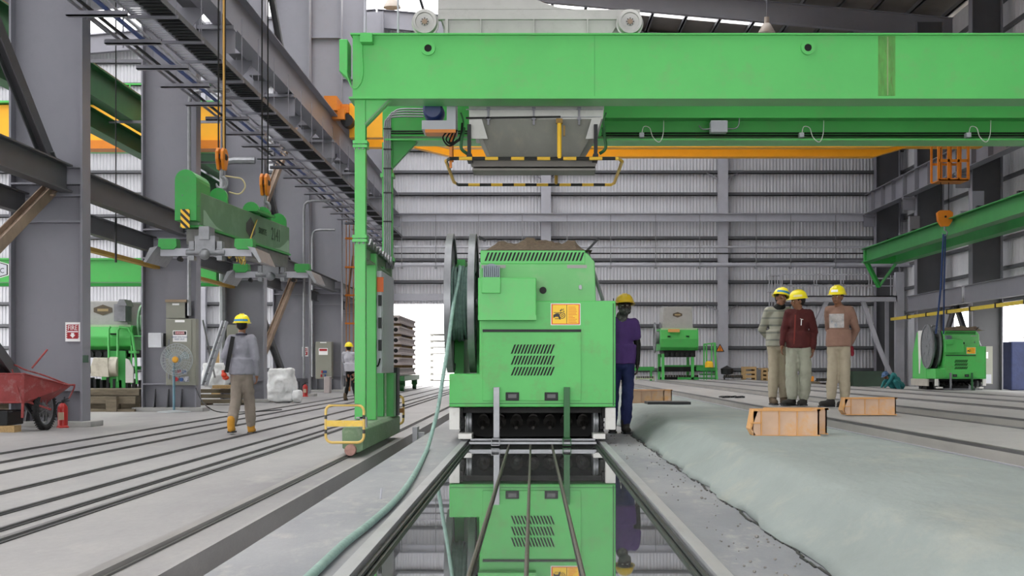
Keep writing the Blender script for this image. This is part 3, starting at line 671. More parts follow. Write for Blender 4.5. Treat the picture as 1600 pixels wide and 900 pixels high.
    MB().box(x(702)-.03, x(702)+.02, F+.9, F+3.2, .30, .56).build('side_skirt', M('dusty_skirt', '#a8a39a', .8), t)
    return t
sf = slipformer('large bright green slipforming machine with cable reel and warning sign, on the wet bed')
# wet concrete heap
def heap(x0, x1, y0, y1, z0, h, seed=1, n=34, k=14):
    random.seed(seed); vs = []; fs = []
    hs = [[random.random() for _ in range(k+1)] for _ in range(n+1)]
    for i in range(n+1):
        for j in range(k+1):
            u, v = i/n, j/k
            e = min(1, 7*u, 7*(1-u))*min(1, 4*v, 4*(1-v))
            prof = .55+.35*math.sin(u*3.1+.1)+.12*math.sin(u*17)+.08*math.sin(u*31+1)
            vs.append((x0+(x1-x0)*u, y0+(y1-y0)*v, z0+h*e*(prof+.14*(hs[i][j]-.5))))
    for i in range(n):
        for j in range(k): a = i*(k+1)+j; fs.append((a, a+k+1, a+k+2, a+1))
    b = len(vs); vs += [(x0,y0,z0),(x1,y0,z0),(x1,y1,z0),(x0,y1,z0)]; fs.append((b, b+3, b+2, b+1))
    m = MB(); m.add(vs, fs); return m
o = heap(PX(751, 15.52), PX(926, 15.52), 15.56, 17.3, PZ(390, 15.5), .17).build('concrete_heap', mix, smooth=False)
tag(o, 'heap of brown wet concrete mix on top of the green machine', 'concrete mix', kind='stuff')
# teal hose: off the reel, down and along the ground to the camera
pts = [(PX(722,16.2), 15.86, PZ(418,16)), P(716, 440, 15.75), P(708, 480, 15.5), P(700, 540, 15.2), P(692, 590, 15.0), P(684, 640, 14.85), P(676, 672, 14.7), P(667, 697, 14.3)]
def gp(px, py, z=.19): Y = (EYE-z)*FOC/(py-572); return Vector((PX(px, Y), Y, z))
pts[-1] = gp(668, 700, .195)
pts += [gp(655, 728), gp(638, 757), gp(614, 786), gp(578, 818), gp(540, 848), gp(508, 878), gp(470, 915), gp(430, 960)]
def catmull(pts, n=6):
    pts = [Vector(p) for p in pts]; out = []
    for i in range(len(pts)-1):
        a = pts[max(i-1,0)]; b = pts[i]; c = pts[i+1]; d = pts[min(i+2, len(pts)-1)]
        for k in range(n):
            t = k/n; out.append(.5*((2*b)+(c-a)*t+(2*a-5*b+4*c-d)*t*t+(3*b-3*c+d-a)*t**3))
    return out+[pts[-1]]
tag(MB().tube(catmull(pts), .021, 10).build('hose', teal), 'teal hose hanging from the reel and snaking along the ground to the camera', 'hose')
# the distant twin
tree = None
sf2 = copy_tree(sf); sf2.location = (15.35, 50.5+1.5, .15); sf2['label'] = 'smaller looking distant green slipforming machine at the right before the bright opening'
sf2['group'] = sf['group'] = 'green slipforming machines'
o = heap(15.0, 16.3, 50.7, 52.3, PZ(390, 15.5), .17, 4).build('concrete_heap', mix, smooth=False); tag(o, 'small heap of mix on the distant green machine', 'concrete mix', kind='stuff')
# ================================================================== GREEN GANTRY CRANE
YA, YR = 16.8, 19.8
g = thing('gantry_crane', 'huge bright green gantry crane standing over the machine', 'gantry crane', (-2.05, 18.2, 0))
x0 = PX(548, YA)
def gird(x0, x1, y0, y1, z0, z1, name, mat=green):
    d = .033*(x1-x0)*0
    return MB().box(x0, x1, y0, y1, z0, z1).build(name, mat, g)
XE = 9.4
b = gird(PX(551,YA), XE, YA, YA+.34, PZ(151,YA), PZ(54,YA), 'front_girder')
MB().box(PX(546,YA), XE, YA-.07, YA+.42, PZ(154,YA-.07), PZ(151,YA-.07)).build('bottom_flange', green, b)
MB().box(PX(548,YA), XE, YA-.05, YA+.40, PZ(54,YA-.05), PZ(51.5,YA-.05)).build('top_flange', green, b)
for px, py in ((669, 76), (1262, 75)):
    MB().ring((PX(px,YA), YA-.015, PZ(py,YA)), 'y', .085, .045, .03, 28).build('port_ring', green, b); MB().cyl((PX(px,YA), YA-.004, PZ(py,YA)), (PX(px,YA), YA, PZ(py,YA)), .046, 20).build('port_hole', black, b)
MB().pbox(928.6, 929.4, 56, 150, YA-.002, YA).build('plate_seam', green_mid, b)
mw = M('weld_band', '#4f9440', .6, var=.25, scale=6, dirt='#5d4a2c', dscale=9, damt=.8, stretch=(3, 1, .6))
sb = MB().pbox(1372, 1399, 56, 150, YA-.002, YA).build('weld_band', mw, b)
m = MB()
for i in range(46): m.pbox(1386, 1388.2, 57.5+i*2, 58.6+i*2, YA-.009, YA-.002)
m.build('weld_bead', M('weld_bead', '#9aab7a', .5), sb)
MB().pbox(530, 543, 61, 111, YA-.05, YA+.3).prism([(PX(530,YA),PZ(111,YA)),(PX(543,YA),PZ(111,YA)),(PX(545,YA),PZ(125,YA)),(PX(541,YA),PZ(121,YA))], 'y', YA-.05, YA+.3).build('end_box', green, g, bevel=.008)
eb = MB().pbox(562.5, 581.5, 51, 65.5, YA-.17, YA-.003).build('limit_box', green, g, bevel=.005)
cab_pts = [P(565.5, 66, YA-.02), P(566, 90, YA-.03), P(567, 112, YA-.03), P(564, 128, YA-.03), P(556, 138, YA-.03), P(549, 135, YA-.03), P(544, 122, YA-.03)]
MB().tube(catmull(cab_pts), .009, 6).build('loop_cable', green, g)
o = MB().cyl(P(570.5, 51, YA-.09), (PX(570.5, YA-.09), YA-.09, 6.6), .018, 8).cyl(P(622, 53, YA+.3), (PX(622, YA+.3), YA+.3, 6.6), .012, 8).build('mast_rod', steel_lt, g)
# legs
def post(px0, px1, Y, py0, py1, name='leg', mat=green): return MB().box(PX(px0,Y), PX(px1,Y), Y, Y+.15, PZ(py1,Y), PZ(py0,Y)).build(name, mat, g, bevel=.006)
l1 = post(554, 571, YA+.02, 152, 655.0)
l1b = MB().box(PX(551.5,YA), PX(574,YA), YA-.02, YA+.2, PZ(224.5,YA), PZ(219.5,YA)).box(PX(551.5,YA), PX(574,YA), YA-.02, YA+.2, PZ(230.5,YA), PZ(226,YA)).box(PX(550.5,YA), PX(573,YA), YA-.02, YA+.2, PZ(372,YA), PZ(367,YA)).box(PX(550.5,YA), PX(573,YA), YA-.02, YA+.2, PZ(378,YA), PZ(373.5,YA))
l1b.parts('leg_flange', green, l1)
m = MB()
for py in (233, 381):
    for px in (554, 561, 568): m.cyl(P(px, py, YA-.0), P(px, py-12, YA), .012, 6)
m.build('flange_bolts', galv, l1)['kind'] = 'stuff'
MB().prism([(PX(571,YA),PZ(154,YA)),(PX(612,YA),PZ(154,YA)),(PX(571,YA),PZ(196,YA))], 'y', YA+.03, YA+.15).build('knee_plate', green, l1)
MB().bar(P(612, 154, YA+.09), P(571, 196, YA+.09), .16, .02).build('knee_edge', M('green_edge', '#5f8f63', .5), l1)
post(573, 587.5, 17.85, 396, 656, 'leg')
l3 = post(597, 613, YR, 222, 404, 'leg')
MB().box(PX(594.5,YR), PX(615.5,YR), YR-.03, YR+.2, PZ(277,YR), PZ(271,YR)).box(PX(594.5,YR), PX(615.5,YR), YR-.03, YR+.2, PZ(408,YR), PZ(402,YR)).parts('leg_flange', green, l3)
MB().box(-2.13, -2.0, YR+.02, YR+.17, .35, PZ(406,YR)).build('leg', green_worn, g)
MB().box(-2.12, -2.02, 19.0, 19.15, .34, 2.36).build('leg', green_mid, g)
MB().prism([(PX(615,YR),PZ(220,YR)),(PX(652,YR),PZ(220,YR)),(PX(613,YR),PZ(262,YR)),(PX(613,YR),PZ(220,YR))], 'y', YR+.02, YR+.14).build('knee_plate', green_mid, l3)
MB().ibeam((-2.07, YA+.1, 2.40), (-2.07, YR+.16, 2.40), .14, .20, .02).build('side_beam', green_worn, g)
# end carriage on the rail
ft = MB().prism([(-2.13,.10),(-1.955,.05),(-1.90,.08),(-1.90,.30),(-1.95,.335),(-2.12,.335),(-2.135,.30)], 'y', 15.72, 20.1).build('end_carriage', green_worn, g, bevel=.01)
for yy in (16.2, 19.4): MB().lathe([(0,-.035),(.14,-.035),(.14,-.02),(.12,-.015),(.12,.02),(0,.02)], (-2.11, yy, .175), 'x', 20).build('rail_wheel', blackm, ft)
MB().lathe([(0,-.07),(.062,-.065),(.066,0),(.066,.02)], (PX(548,15.7), 15.70, PZ(703,15.7)), 'y', 20).build('round_buffer', M('buffer_pink', '#a9837a', .8, var=.2, scale=20), ft)
# guard loops
def guard(Y, px0, px1, py0, py1, plate):
    r = .015; a, b_, c, d = PX(px0,Y), PX(px1,Y), PZ(py0,Y), PZ(py1,Y); k = .07; pts = []
    for cx, cz, s0 in ((b_-k, c-k, 0), (a+k, c-k, 90), (a+k, d+k, 180), (b_-k, d+k, 270)):
        for q in range(5): t_ = R(s0+q*22.5); pts.append((cx+k*math.cos(t_), Y, cz+k*math.sin(t_)))
    gd = MB().tube(pts, r, 8, closed=True).build('guard_loop', hazZ, g)
    if plate: MB().pbox(px0+1, px1-2, 657, 666.5, Y-.012, Y+.01).build('guard_plate', M('guard_yellow', '#e6c256', .6, var=.1, scale=20, dirt='#cfc6a8', dscale=30, damt=.6), gd); MB().pbox(562, 572.5, 652, 668, Y+.01, Y+.10).pbox(556, 570, 652, 654, Y+.01, Y+.2).build('guard_bracket', galv, gd)
    return gd
guard(15.55, 509, 568.5, 633, 691.5, True)
Y = 20.25; pts = [P(612, 619, Y), P(620, 617, Y), P(627, 620, Y), P(630, 626, Y), P(630, 655, Y), P(627, 661, Y), P(620, 663, Y), P(612, 663, Y)]
MB().tube(catmull(pts, 3), .018, 8).build('guard_loop', hazZ, g); MB().pbox(619, 631, 638, 645, Y-.02, Y+.02).build('guard_block', M('rust_orange', '#9b6b3a', .7), g)
# control cabinet on the leg frame
cx0, cx1 = -2.0, -1.86
c = MB().box(-2.0, -1.93, 17.95, 19.5, PZ(583,17.95), PZ(423,17.95)).build('control_cabinet', steel_lt, g, bevel=.006)
MB().box(-1.93, -1.925, 18.0, 19.45, PZ(575,18), PZ(430,18)).build('cabinet_door', steel_lt, c)
MB().pbox(589, 599, 433, 456, 17.93, 17.96).pbox(589, 599, 433, 436, 17.92, 17.96).build('orange_unit', mark_o, c)
for py in (470, 505, 540): MB().pbox(591, 596, py-9, py+8, 17.91, 17.95).build('switch', blackm, c)
MB().tube(catmull([P(594, 560, 17.92), P(590, 572, 17.92), P(583, 566, 17.9)]), .01, 6).build('cabinet_cable', black, c)
MB().box(-2.0, -1.9, 19.2, 19.5, .33, PZ(583,19.3)).build('cabinet_post', green_mid, g)
MB().box(-1.97, -1.89, 19.6, 19.95, .33, 1.0).build('drive_motor', blackm, g)
# conduits down the rear leg
m = MB()
for i in range(4):
    xx = PX(601+i*3.0, YR-.08); m.tube(catmull([(xx, YR-.08, PZ(420,YR)), (xx, YR-.08, PZ(300,YR)), (xx, YR-.08, PZ(200-i*3,YR)), (xx+.05, YR-.08, PZ(189-i*4,YR)), (xx+.16, YR-.08, PZ(184-i*4.0,YR)), (PX(662,YR), YR-.08, PZ(184-i*4,YR))], 4), .013, 6)
m.build('conduits', galv, g)
m = MB()
for py in (200, 232, 262, 300, 345): m.pbox(599, 612, py, py+2, YR-.10, YR-.05)
m.parts('cable_tie', blackm, g)
m = MB()
for i in range(9): 
    y0 = YA+.3+i*.33; m.tube([(-1.99, y0, 2.48), (-1.98, y0+.1, 2.56-.02*i), (-1.98, y0+.22, 2.53), (-1.99, y0+.33, 2.47)], .018, 6)
m.build('cable_chain', galv, g)
# rear girder with ledge
r = MB().box(PX(597,YR), XE, YR+.05, YR+.4, PZ(212,YR), PZ(100,YR)).build('rear_girder', green, g)
MB().box(PX(936,YR), XE, YR-.22, YR+.05, PZ(184,YR-.22), PZ(163,YR-.22)).build('ledge_box', green, r)
MB().box(PX(602,YR), XE, YR-.1, YR+.45, PZ(219,YR-.1), PZ(216.5,YR-.1)).build('bottom_flange', green, r)
for py in (208, 211.5): MB().cyl(P(940, py, YR-.03), (XE, YR-.03, PZ(py,YR-.03)), .012, 6).cyl(P(605, py-3, YR-.03), P(735, py-3, YR-.03), .012, 6).build('conductor_wire', black, r)
jb = MB().pbox(1111, 1137, 188, 206, YR-.3, YR-.1).build('junction_box', steel_lt, r, bevel=.005)
MB().tube(catmull([P(1137,201,YR-.2), P(1148,201,YR-.2), P(1154,196,YR-.2), P(1155,184,YR-.2)]), .008, 6).tube(catmull([P(1111,201,YR-.2), P(1098,202,YR-.2), P(1092,196,YR-.2)]), .008, 6).build('box_cable', galv, jb)
for px in (1253, 1514, 1003):
    q = MB().pbox(px-3.5, px+3.5, 207, 214, YR-.16, YR-.03).build('sensor_block', steel_lt, r)
    MB().tube(catmull([P(px,208,YR-.1), P(px+3,198,YR-.1), P(px+12,200,YR-.1), P(px+17,214,YR-.1), P(px+27,222,YR-.1), P(px+33,210,YR-.1), P(px+34,188,YR-.1)]), .006, 6).build('sensor_cable', white, q)
MB().ring((PX(1196,YR), YR+.04, PZ(157,YR)), 'y', .08, .045, .03, 24).build('port_ring', green, r); MB().cyl((PX(1196,YR), YR+.045, PZ(157,YR)), (PX(1196,YR), YR+.05, PZ(157,YR)), .046, 16).build('port_hole', black, r)
# far leg out of frame
MB().box(9.0, 9.15, YA+.02, YA+.17, .42, PZ(154,YA)).box(9.0, 9.15, YR+.02, YR+.17, .42, PZ(219,YR)).box(8.95, 9.2, 15.7, 20.2, .42, .7).build('leg', green, g)
# ---- hopper trolley on the girders
h = thing('hopper_trolley', 'grey concrete skip on a wheeled trolley riding the green gantry', 'hopper', (0.05, 18.3, PZ(52,YA)))
for Yw in (YA+.06, YR+.12):
    for px in (663, 985):
        xx = PX(px, YA); z_ = PZ(51.5,YA)+.148
        wv = MB().lathe([(0,-.015),(.045,-.015),(.05,0),(.105,-.005),(.11,-.03),(.142,-.035),(.148,-.02),(.148,.07),(.165,.075),(.165,.10),(0,.10)], (xx, Yw, z_), 'y', 32).build('trolley_wheel', hopperg, h)
        k = MB().lathe([(0,-.025),(.03,-.025),(.034,-.015)], (xx, Yw, z_), 'y', 14).build('wheel_hub', rusty, wv)
        m = MB()
        for q in range(8): an = q*math.pi/4; m.box(xx+.041*math.cos(an)-.006, xx+.041*math.cos(an)+.006, Yw-.02, Yw-.012, z_+.041*math.sin(an)-.006, z_+.041*math.sin(an)+.006)
        m.build('hub_bolts', blackm, wv)
Yf = YA+.17
MB().box(PX(684,Yf), PX(1000,Yf), Yf, Yf+.1, PZ(30,Yf), PZ(15,Yf)).box(PX(684,Yf), PX(1000,Yf), YR+.1, YR+.2, PZ(30,Yf), PZ(15.5,Yf)).parts('trolley_rail_top', hopperg, h)
MB().prism([(PX(690,Yf),PZ(30,Yf)),(PX(700,Yf),PZ(52,Yf)),(PX(955,Yf),PZ(52,Yf)),(PX(970,Yf),PZ(30,Yf))], 'y', Yf+.05, Yf+.08).build('trolley_web', hopperg, h)
m = MB()
for px in (751, 834, 918): m.pbox(px-.7, px+.7, 30, 52, Yf-.02, Yf+.05)
m.pbox(695, 700, 30, 52, Yf-.02, Yf+.05); m.build('web_stiffener', hopperg, h)
MB().box(PX(692,Yf), PX(712,Yf), Yf+.12, YR+.08, PZ(50,Yf), PZ(18,Yf)).box(PX(955,Yf), PX(975,Yf), Yf+.12, YR+.08, PZ(50,Yf), PZ(18,Yf)).parts('trolley_side_beam', hopperg, h)
MB().prism([(PX(684,Yf),PZ(15,Yf)),(PX(888,Yf),PZ(15,Yf)),(PX(868,Yf),PZ(10,Yf)),(PX(850,Yf),PZ(4,Yf)),(PX(828,Yf),PZ(-5,Yf)),(PX(805,Yf),PZ(-40,Yf)),(PX(684,Yf),PZ(-40,Yf))], 'y', Yf, YR-.2).build('skip_bin', hopperg, h, bevel=.01)
# lower cone between the girders
Ya, Yb = 17.45, 19.35
def frus(tx0, tx1, bx0, bx1, zt, zb_, ya, yb, ya2, yb2):
    return MB().add([(bx0,ya2,zb_),(bx1,ya2,zb_),(bx1,yb2,zb_),(bx0,yb2,zb_),(tx0,ya,zt),(tx1,ya,zt),(tx1,yb,zt),(tx0,yb,zt)], [(0,3,2,1),(4,5,6,7),(0,1,5,4),(1,2,6,5),(2,3,7,6),(3,0,4,7)])
Yc = 17.45
frus(PX(722,Yc), PX(952,Yc), PX(735,Yc), PX(942,Yc), PZ(90,Yc), PZ(186,Yc), Ya, Yb, Ya, Yb).build('skip_body', hopperg, h)
Yd = 17.75
frus(PX(741,Yc), PX(938,Yc), PX(767,Yd), PX(904,Yd), PZ(186,Yc), PZ(247,Yd), Ya, Yb, Yd, Yb-.2).build('skip_cone', M('hopper_dusty', '#8c8d87', .6, metal=.2, var=.1, scale=3, dirt='#a29b8b', damt=.5, stretch=(1,1,.4)), h)
MB().prism([(PX(733,Yc),PZ(170,Yc)),(PX(748,Yc),PZ(170,Yc)),(PX(762,Yc),PZ(217,Yc)),(PX(733,Yc),PZ(217,Yc))], 'y', Yc-.01, Yc+.02).prism([(PX(944,Yc),PZ(170,Yc)),(PX(929,Yc),PZ(170,Yc)),(PX(915,Yc),PZ(217,Yc)),(PX(930,Yc),PZ(217,Yc))], 'y', Yc-.01, Yc+.02).parts('wing_plate', hopperg, h)
MB().pbox(733, 934, 246, 249, Yd-.2, Yd+.5).prism([(PX(733,Yd),PZ(249,Yd)),(PX(934,Yd),PZ(249,Yd)),(PX(930,Yd),PZ(262,Yd)),(PX(740,Yd),PZ(262,Yd))], 'y', Yd-.1, Yd+.3).pbox(738, 931, 263, 266, Yd-.12, Yd+.35).build('gate_plate', M('gate_grey', '#807d78', .6, metal=.2), h)
for px in (763, 834, 905): MB().pbox(px-1.5, px+1.5, 168, 195, Yc-.04, Yc).pbox(px-3, px+3, 167, 171, Yc-.05, Yc).pbox(px-3, px+3, 183, 187, Yc-.05, Yc).build('clamp_bar', steel, h)
MB().bar(P(728, 184.5, Yc-.04), P(876, 182.5, Yc-.04), .02, .022).build('hydraulic_hose', black, h)
MB().bar(P(728, 171, Yc-.03), P(942, 171, Yc-.03), .01, .01).bar(P(876, 182.5, Yc-.03), P(940, 182.5, Yc-.03), .01, .01).build('thin_rail', galv, h)
for px in (733, 931): MB().pbox(px-2.8, px+2.8, 194, 246, Yc-.1, Yc-.03).pbox(px-4, px+4, 240, 248, Yc-.15, Yc+.3).build('gate_guide', blackm, h)
for px, s in ((722, 1), (945, -1)): MB().tube(catmull([P(px+s*3, 200, Yc), P(px, 215, Yc-.05), P(px-s*1, 232, Yc-.05), P(px+s*8, 240, Yc-.02)]), .022, 6).tube(catmull([P(px-s*2, 176, Yc), P(px+s*2, 190, Yc), P(px-s*0, 205, Yc)]), .012, 6).build('gate_lever', M('lever_green', '#2a5a33', .5), h)
# drive motor
mb_ = MB().pbox(659, 712, 188, 202, Yc-.1, Yc+.4).pbox(698, 712, 157, 190, Yc-.05, Yc+.4).build('motor_bracket', steel_lt, h)
MB().lathe([(0,-.12),(.10,-.12),(.125,-.09),(.13,.25),(0,.25)], (PX(677,Yc), Yc, PZ(173,Yc)), 'y', 20).build('drive_motor', M('motor_blue', '#1f2f63', .4, var=.2), mb_)
m = MB()
for i in range(4): m.tube(catmull([P(702+i*4, 203, Yc-.05), P(692+i*5, 215+i*3, Yc-.06), P(702+i*4, 228-i*3, Yc-.06), P(718+i, 216, Yc-.05), P(722, 192, Yc-.03)]), .011, 6)
m.build('motor_cables', black, mb_)
MB().pbox(664, 712, 202, 207, Yc-.1, Yc+.2).pbox(702, 706, 205, 262, Yc-.02, Yc+.03).build('orange_arm', orange, h)
# hazard striped bumper frame
zf = 3.57; Ys, Yt = 17.3, 19.8
p = lambda px, Y: Vector((PX(px, Y), Y, EYE+2.55))
fr = [p(703, Ys), p(966, Ys), p(972, Ys+.25), p(960, Yt-.2), p(955, Yt), p(716, Yt), p(709, Yt-.3), p(697, Ys+.2)]
bf = MB().tube(fr, .022, 8, closed=True).build('bumper_frame', hazX, h)
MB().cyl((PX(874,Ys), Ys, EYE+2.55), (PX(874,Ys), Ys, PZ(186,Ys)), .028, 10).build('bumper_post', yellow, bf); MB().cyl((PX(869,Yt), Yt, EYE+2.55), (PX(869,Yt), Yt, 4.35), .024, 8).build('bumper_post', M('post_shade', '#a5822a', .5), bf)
MB().cyl((PX(706,Ys+.3), Ys+.3, EYE+2.55), (PX(706,Ys+.3), Ys+.3, PZ(206,Ys)), .022, 8).build('bumper_post', orange, bf)
MB().pbox(869, 879, 185, 192, Ys-.03, Ys+.05).pbox(880, 883, 196, 212, Ys, Ys+.05).build('post_clamp', M('clamp_brown', '#8a6a2a', .6), bf)
# ================================================================== OVERHEAD CRANES
t = thing('overhead_crane', 'orange overhead crane bridge across the hall behind the gantry', 'overhead crane', (5, 50, 8.7))
zt, zb1, zb2 = PZ(163,50), PZ(216,50), PZ(231.5,50)
MB().prism([(-6.5,zt),(16.6,zt),(16.6,zb1),(13.8,zb1),(12.6,zb2),(-3.0,zb2),(-4.4,zb1),(-6.5,zb1)], 'y', 49.8, 50.3).build('bridge_girder', crane_y, t)
MB().prism([(-6.5,zt),(16.6,zt),(16.6,zb1),(13.8,zb1),(12.6,zb2),(-3.0,zb2),(-4.4,zb1),(-6.5,zb1)], 'y', 52.0, 52.5).build('bridge_girder', crane_y, t)
for x_ in (-7.0, 17.0): MB().box(x_-.22, x_+.22, 48.6, 53.6, 9.86, 10.35).box(x_-.5, x_+.5, 49.6, 52.6, 9.95, 10.25).build('end_carriage', orange, t); MB().box(x_-.25 if x_<0 else x_-.45, x_+.45 if x_<0 else x_+.25, 48.9, 49.3, 9.6, 9.95).build('buffer', orange, t)
MB().lathe([(0,-.3),(.22,-.3),(.22,.3),(0,.3)], (-6.5, 49.4, 9.6), 'y', 14).build('travel_motor', blackm, t)
cg = MB(); X0, X1, Z0, Z1 = PX(1466,49.5), PX(1512,49.5), PZ(281,49.5), PZ(222,49.5)
for a in (X0, (X0*2+X1)/3, (X0+2*X1)/3, X1): cg.box(a-.04, a+.04, 49.4, 49.5, Z0, Z1+.2).box(a-.03, a+.03, 50.3, 50.4, Z0, Z1+.2)
for z_ in (Z0, (Z0+Z1)/2, Z1): cg.box(X0, X1, 49.4, 49.46, z_-.05, z_+.05).box(X0, X1, 50.34, 50.4, z_-.04, z_+.04)
cg.box(X0, X1, 49.4, 50.4, Z0-.04, Z0); cg.build('maintenance_cage', orange, t)
def hook(px, py0, py1, Y, ztop, label, w=.36, edge=False):
    t = thing('hook_block', label, 'hook', (PX(px,Y), Y, PZ(py1,Y)))
    zc0, zc1 = PZ(py1,Y), PZ(py0,Y); xx = PX(px,Y); hh = zc1-zc0
    MB().prism([(xx-w*.5,zc1-hh*.15),(xx-w*.3,zc1),(xx+w*.3,zc1),(xx+w*.5,zc1-hh*.15),(xx+w*.45,zc0+hh*.35),(xx+w*.22,zc0),(xx-w*.22,zc0),(xx-w*.45,zc0+hh*.35)], 'y', Y-.10, Y-.05).prism([(xx-w*.5,zc1-hh*.15),(xx-w*.3,zc1),(xx+w*.3,zc1),(xx+w*.5,zc1-hh*.15),(xx+w*.45,zc0+hh*.35),(xx+w*.22,zc0),(xx-w*.22,zc0),(xx-w*.45,zc0+hh*.35)], 'y', Y+.05, Y+.10).build('cheek_plate', orange, t, bevel=.01)
    if edge:
        oc = kids(t)[0]; bpy.data.objects.remove(oc, do_unlink=True)
        for s_ in (-1, 1): MB().prism([(Y-.2,zc1-hh*.2),(Y-.1,zc1),(Y+.1,zc1),(Y+.2,zc1-hh*.2),(Y+.2,zc0+hh*.45),(Y+.08,zc0),(Y-.08,zc0),(Y-.2,zc0+hh*.45)], 'x', xx+s_*.018, xx+s_*.07).build('cheek_plate', orange, t, bevel=.015)
    MB().lathe([(0,-.05),(w*.42,-.05),(w*.38,0),(w*.42,.05),(0,.05)], (xx, Y, zc1-hh*.4), 'y', 20).cyl((xx, Y-.13, zc1-hh*.4), (xx, Y+.13, zc1-hh*.4), .04, 12).build('sheave', blackm, t)
    MB().cyl((xx-w*.25, Y, zc1-hh*.3), (xx-w*.25, Y, ztop), .014, 6).cyl((xx+w*.25, Y, zc1-hh*.3), (xx+w*.25, Y, ztop), .014, 6).build('hoist_rope', black, t)
    pts = [(xx, Y, zc0+.02), (xx, Y, zc0-.12)]+[(xx+.09*math.sin(a), Y, zc0-.22+.10*math.cos(a)) for a in [.2+q*.5 for q in range(10)]]
    MB().tube(pts, [.03]*2+[.032]*7+[.026, .02, .012], 8).build('hook', galv, t)
    return t
hk = hook(1476, 329, 354, 49.9, zb2, 'orange hook block hanging before the distant green machine', .56)
xx = PX(1475, 49.9)
sling_m = M('sling_blue', '#1d3560', .8)
o = MB().tube([(xx-.02, 49.9, PZ(366,49.9)), (xx-.10, 49.95, PZ(450,49.9)), (xx-.2, 50.2, PZ(530,49.9)+.2)], .035, 8).tube([(xx+.05, 49.9, PZ(366,49.9)), (xx+.02, 49.95, PZ(450,49.9)), (xx+.1, 50.3, PZ(530,49.9)+.2)], .03, 8).build('lifting_sling', sling_m)
tag(o, 'blue lifting sling hanging from the right hook block', 'sling')
YS = 46.0
# crane of the side hall and its green runway
t = thing('overhead_crane', 'yellow overhead crane bridge across the side hall at the left', 'overhead crane', (-16, 46, 7.2))
MB().box(-30, -9.6, YS+.1, YS+.6, PZ(219,YS), PZ(163,YS)).build('bridge_girder', crane_y, t); MB().box(-30, -9.6, YS, YS+.8, PZ(232,YS), PZ(219,YS)).build('lower_flange', orange, t)
MB().box(-30, -9.6, YS+2.1, YS+2.5, PZ(222,YS), PZ(160,YS)).build('bridge_girder', green, t); MB().box(-30, -9.6, YS-.1, YS+2.3, PZ(161,YS), PZ(158,YS)).build('walkway', green, t)
for i in range(9): MB().box(-13.2-i*1.1, -13.16-i*1.1, YS, YS+.05, PZ(161,YS), PZ(130,YS)).build('rail_post', green, t)
MB().bar((-15, YS+.05, PZ(131,YS)), (-9.7, YS+.05, PZ(131,YS)), .05, .05).build('hand_rail', green, t)
t = thing('green_runway', 'dark green runway beam with rusty rail high in the side hall', 'crane runway', (-11.6, 40, 7.8))
MB().ibeam((-11.6, 20, 8.45), (-11.6, 71, 8.45), .4, .85, .03).build('girder', green_dk, t); MB().box(-11.68, -11.52, 20, 71, 8.88, 8.98).build('rail', M('rail_rust', '#7b5a2e', .7), t)
t = thing('green_runway', 'lower dark green runway beam in the side hall', 'crane runway', (-12.4, 40, 7.0))
MB().ibeam((-12.1, 20, 7.75), (-12.1, 71, 7.75), .35, .55, .03).build('girder', green_dk, t)
for y in (24, 32, 40, 48, 56, 64):
    o = MB().box(-12.1, -8.82, y+.12, y+.2, 7.95, 8.02).build('runway_console', steel); tag(o, 'thin grey bar tying the green runways to the left columns, '+ORD[(y-24)//8]+' from the camera', 'bracket', 'brackets under the green runway')
# green runway on the right
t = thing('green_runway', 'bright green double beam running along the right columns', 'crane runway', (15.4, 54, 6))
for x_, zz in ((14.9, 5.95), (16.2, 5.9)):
    MB().ibeam((x_, 38, zz), (x_, 63, zz), .42, .62, .04).build('girder', M('runway_shaded_green', '#2b7a3c', .5, var=.1), t)  # green darkened: shade of the right side put into the colour
    m = MB()
    for y in range(39, 63, 4): m.box(x_-.1, x_+.1, y-.1, y+.1, zz+.3, zz+.42)
    m.build('beam_clip', blackm, t)
MB().box(14.8, 16.4, 62.9, 63.1, 5.6, 6.2).build('end_plate', green_mid, t); MB().bar((14.9, 63, 5.7), (15.6, 63.5, 4.6), .18, .14).bar((15.6, 63.5, 4.6), (16.3, 63, 5.7), .12, .1).build('end_strut', green_mid, t)
for y in (40.2, 48.2, 56.2):
    o = MB().box(14.6, 17.35, y-.1, y+.1, 6.26, 6.32).box(15.0, 15.4, y-.12, y+.12, 6.32, 7.0).build('runway_hanger', steel); tag(o, 'grey bracket holding the right green beam to its column, '+ORD[int(y-40)//8]+' from the camera', 'bracket', 'brackets above the right green beam')
# ================================================================== GREEN LIFTING BEAM (left)
Y1, Y2 = 22.2, 27.9
t = thing('lifting_beam', 'long green lifting beam hanging on two hooks at the left', 'lifting beam', (-5.1, 25, 2.7))
def X_(y): return -5.25+(y-Y1)*(.42/5.7)
def slab_beam(x0, x1, z0, z1, y0=Y1, y1=Y2):
    a, b = X_(y0), X_(y1); return [(a+x0,y0,z0),(a+x1,y0,z0),(b+x1,y1,z0),(b+x0,y1,z0),(a+x0,y0,z1),(a+x1,y0,z1),(b+x1,y1,z1),(b+x0,y1,z1)]
BF = [(0,3,2,1),(4,5,6,7),(0,1,5,4),(1,2,6,5),(2,3,7,6),(3,0,4,7)]
zT, zB = PZ(300,Y1), PZ(352,Y1)
bm_ = MB().add(slab_beam(-.30, 0, zB, zT), BF).build('beam_body', M('beam_sheen_green', '#557f5a', .4, var=.1, dirt='#7d9a80', dscale=2, damt=.5), t, bevel=.01)  # flank paled: a reflected sheen is mixed into the body colour
MB().add(slab_beam(-.32, .03, zB-.03, zB), BF).build('lower_flange', green_mid, t)
MB().add(slab_beam(-.28, -.02, zB-.28, zB-.04, Y1+.2, Y2-.05), BF).build('under_beam', M('under_beam', '#7a7a78', .6, metal=.3, var=.2, scale=5), t)
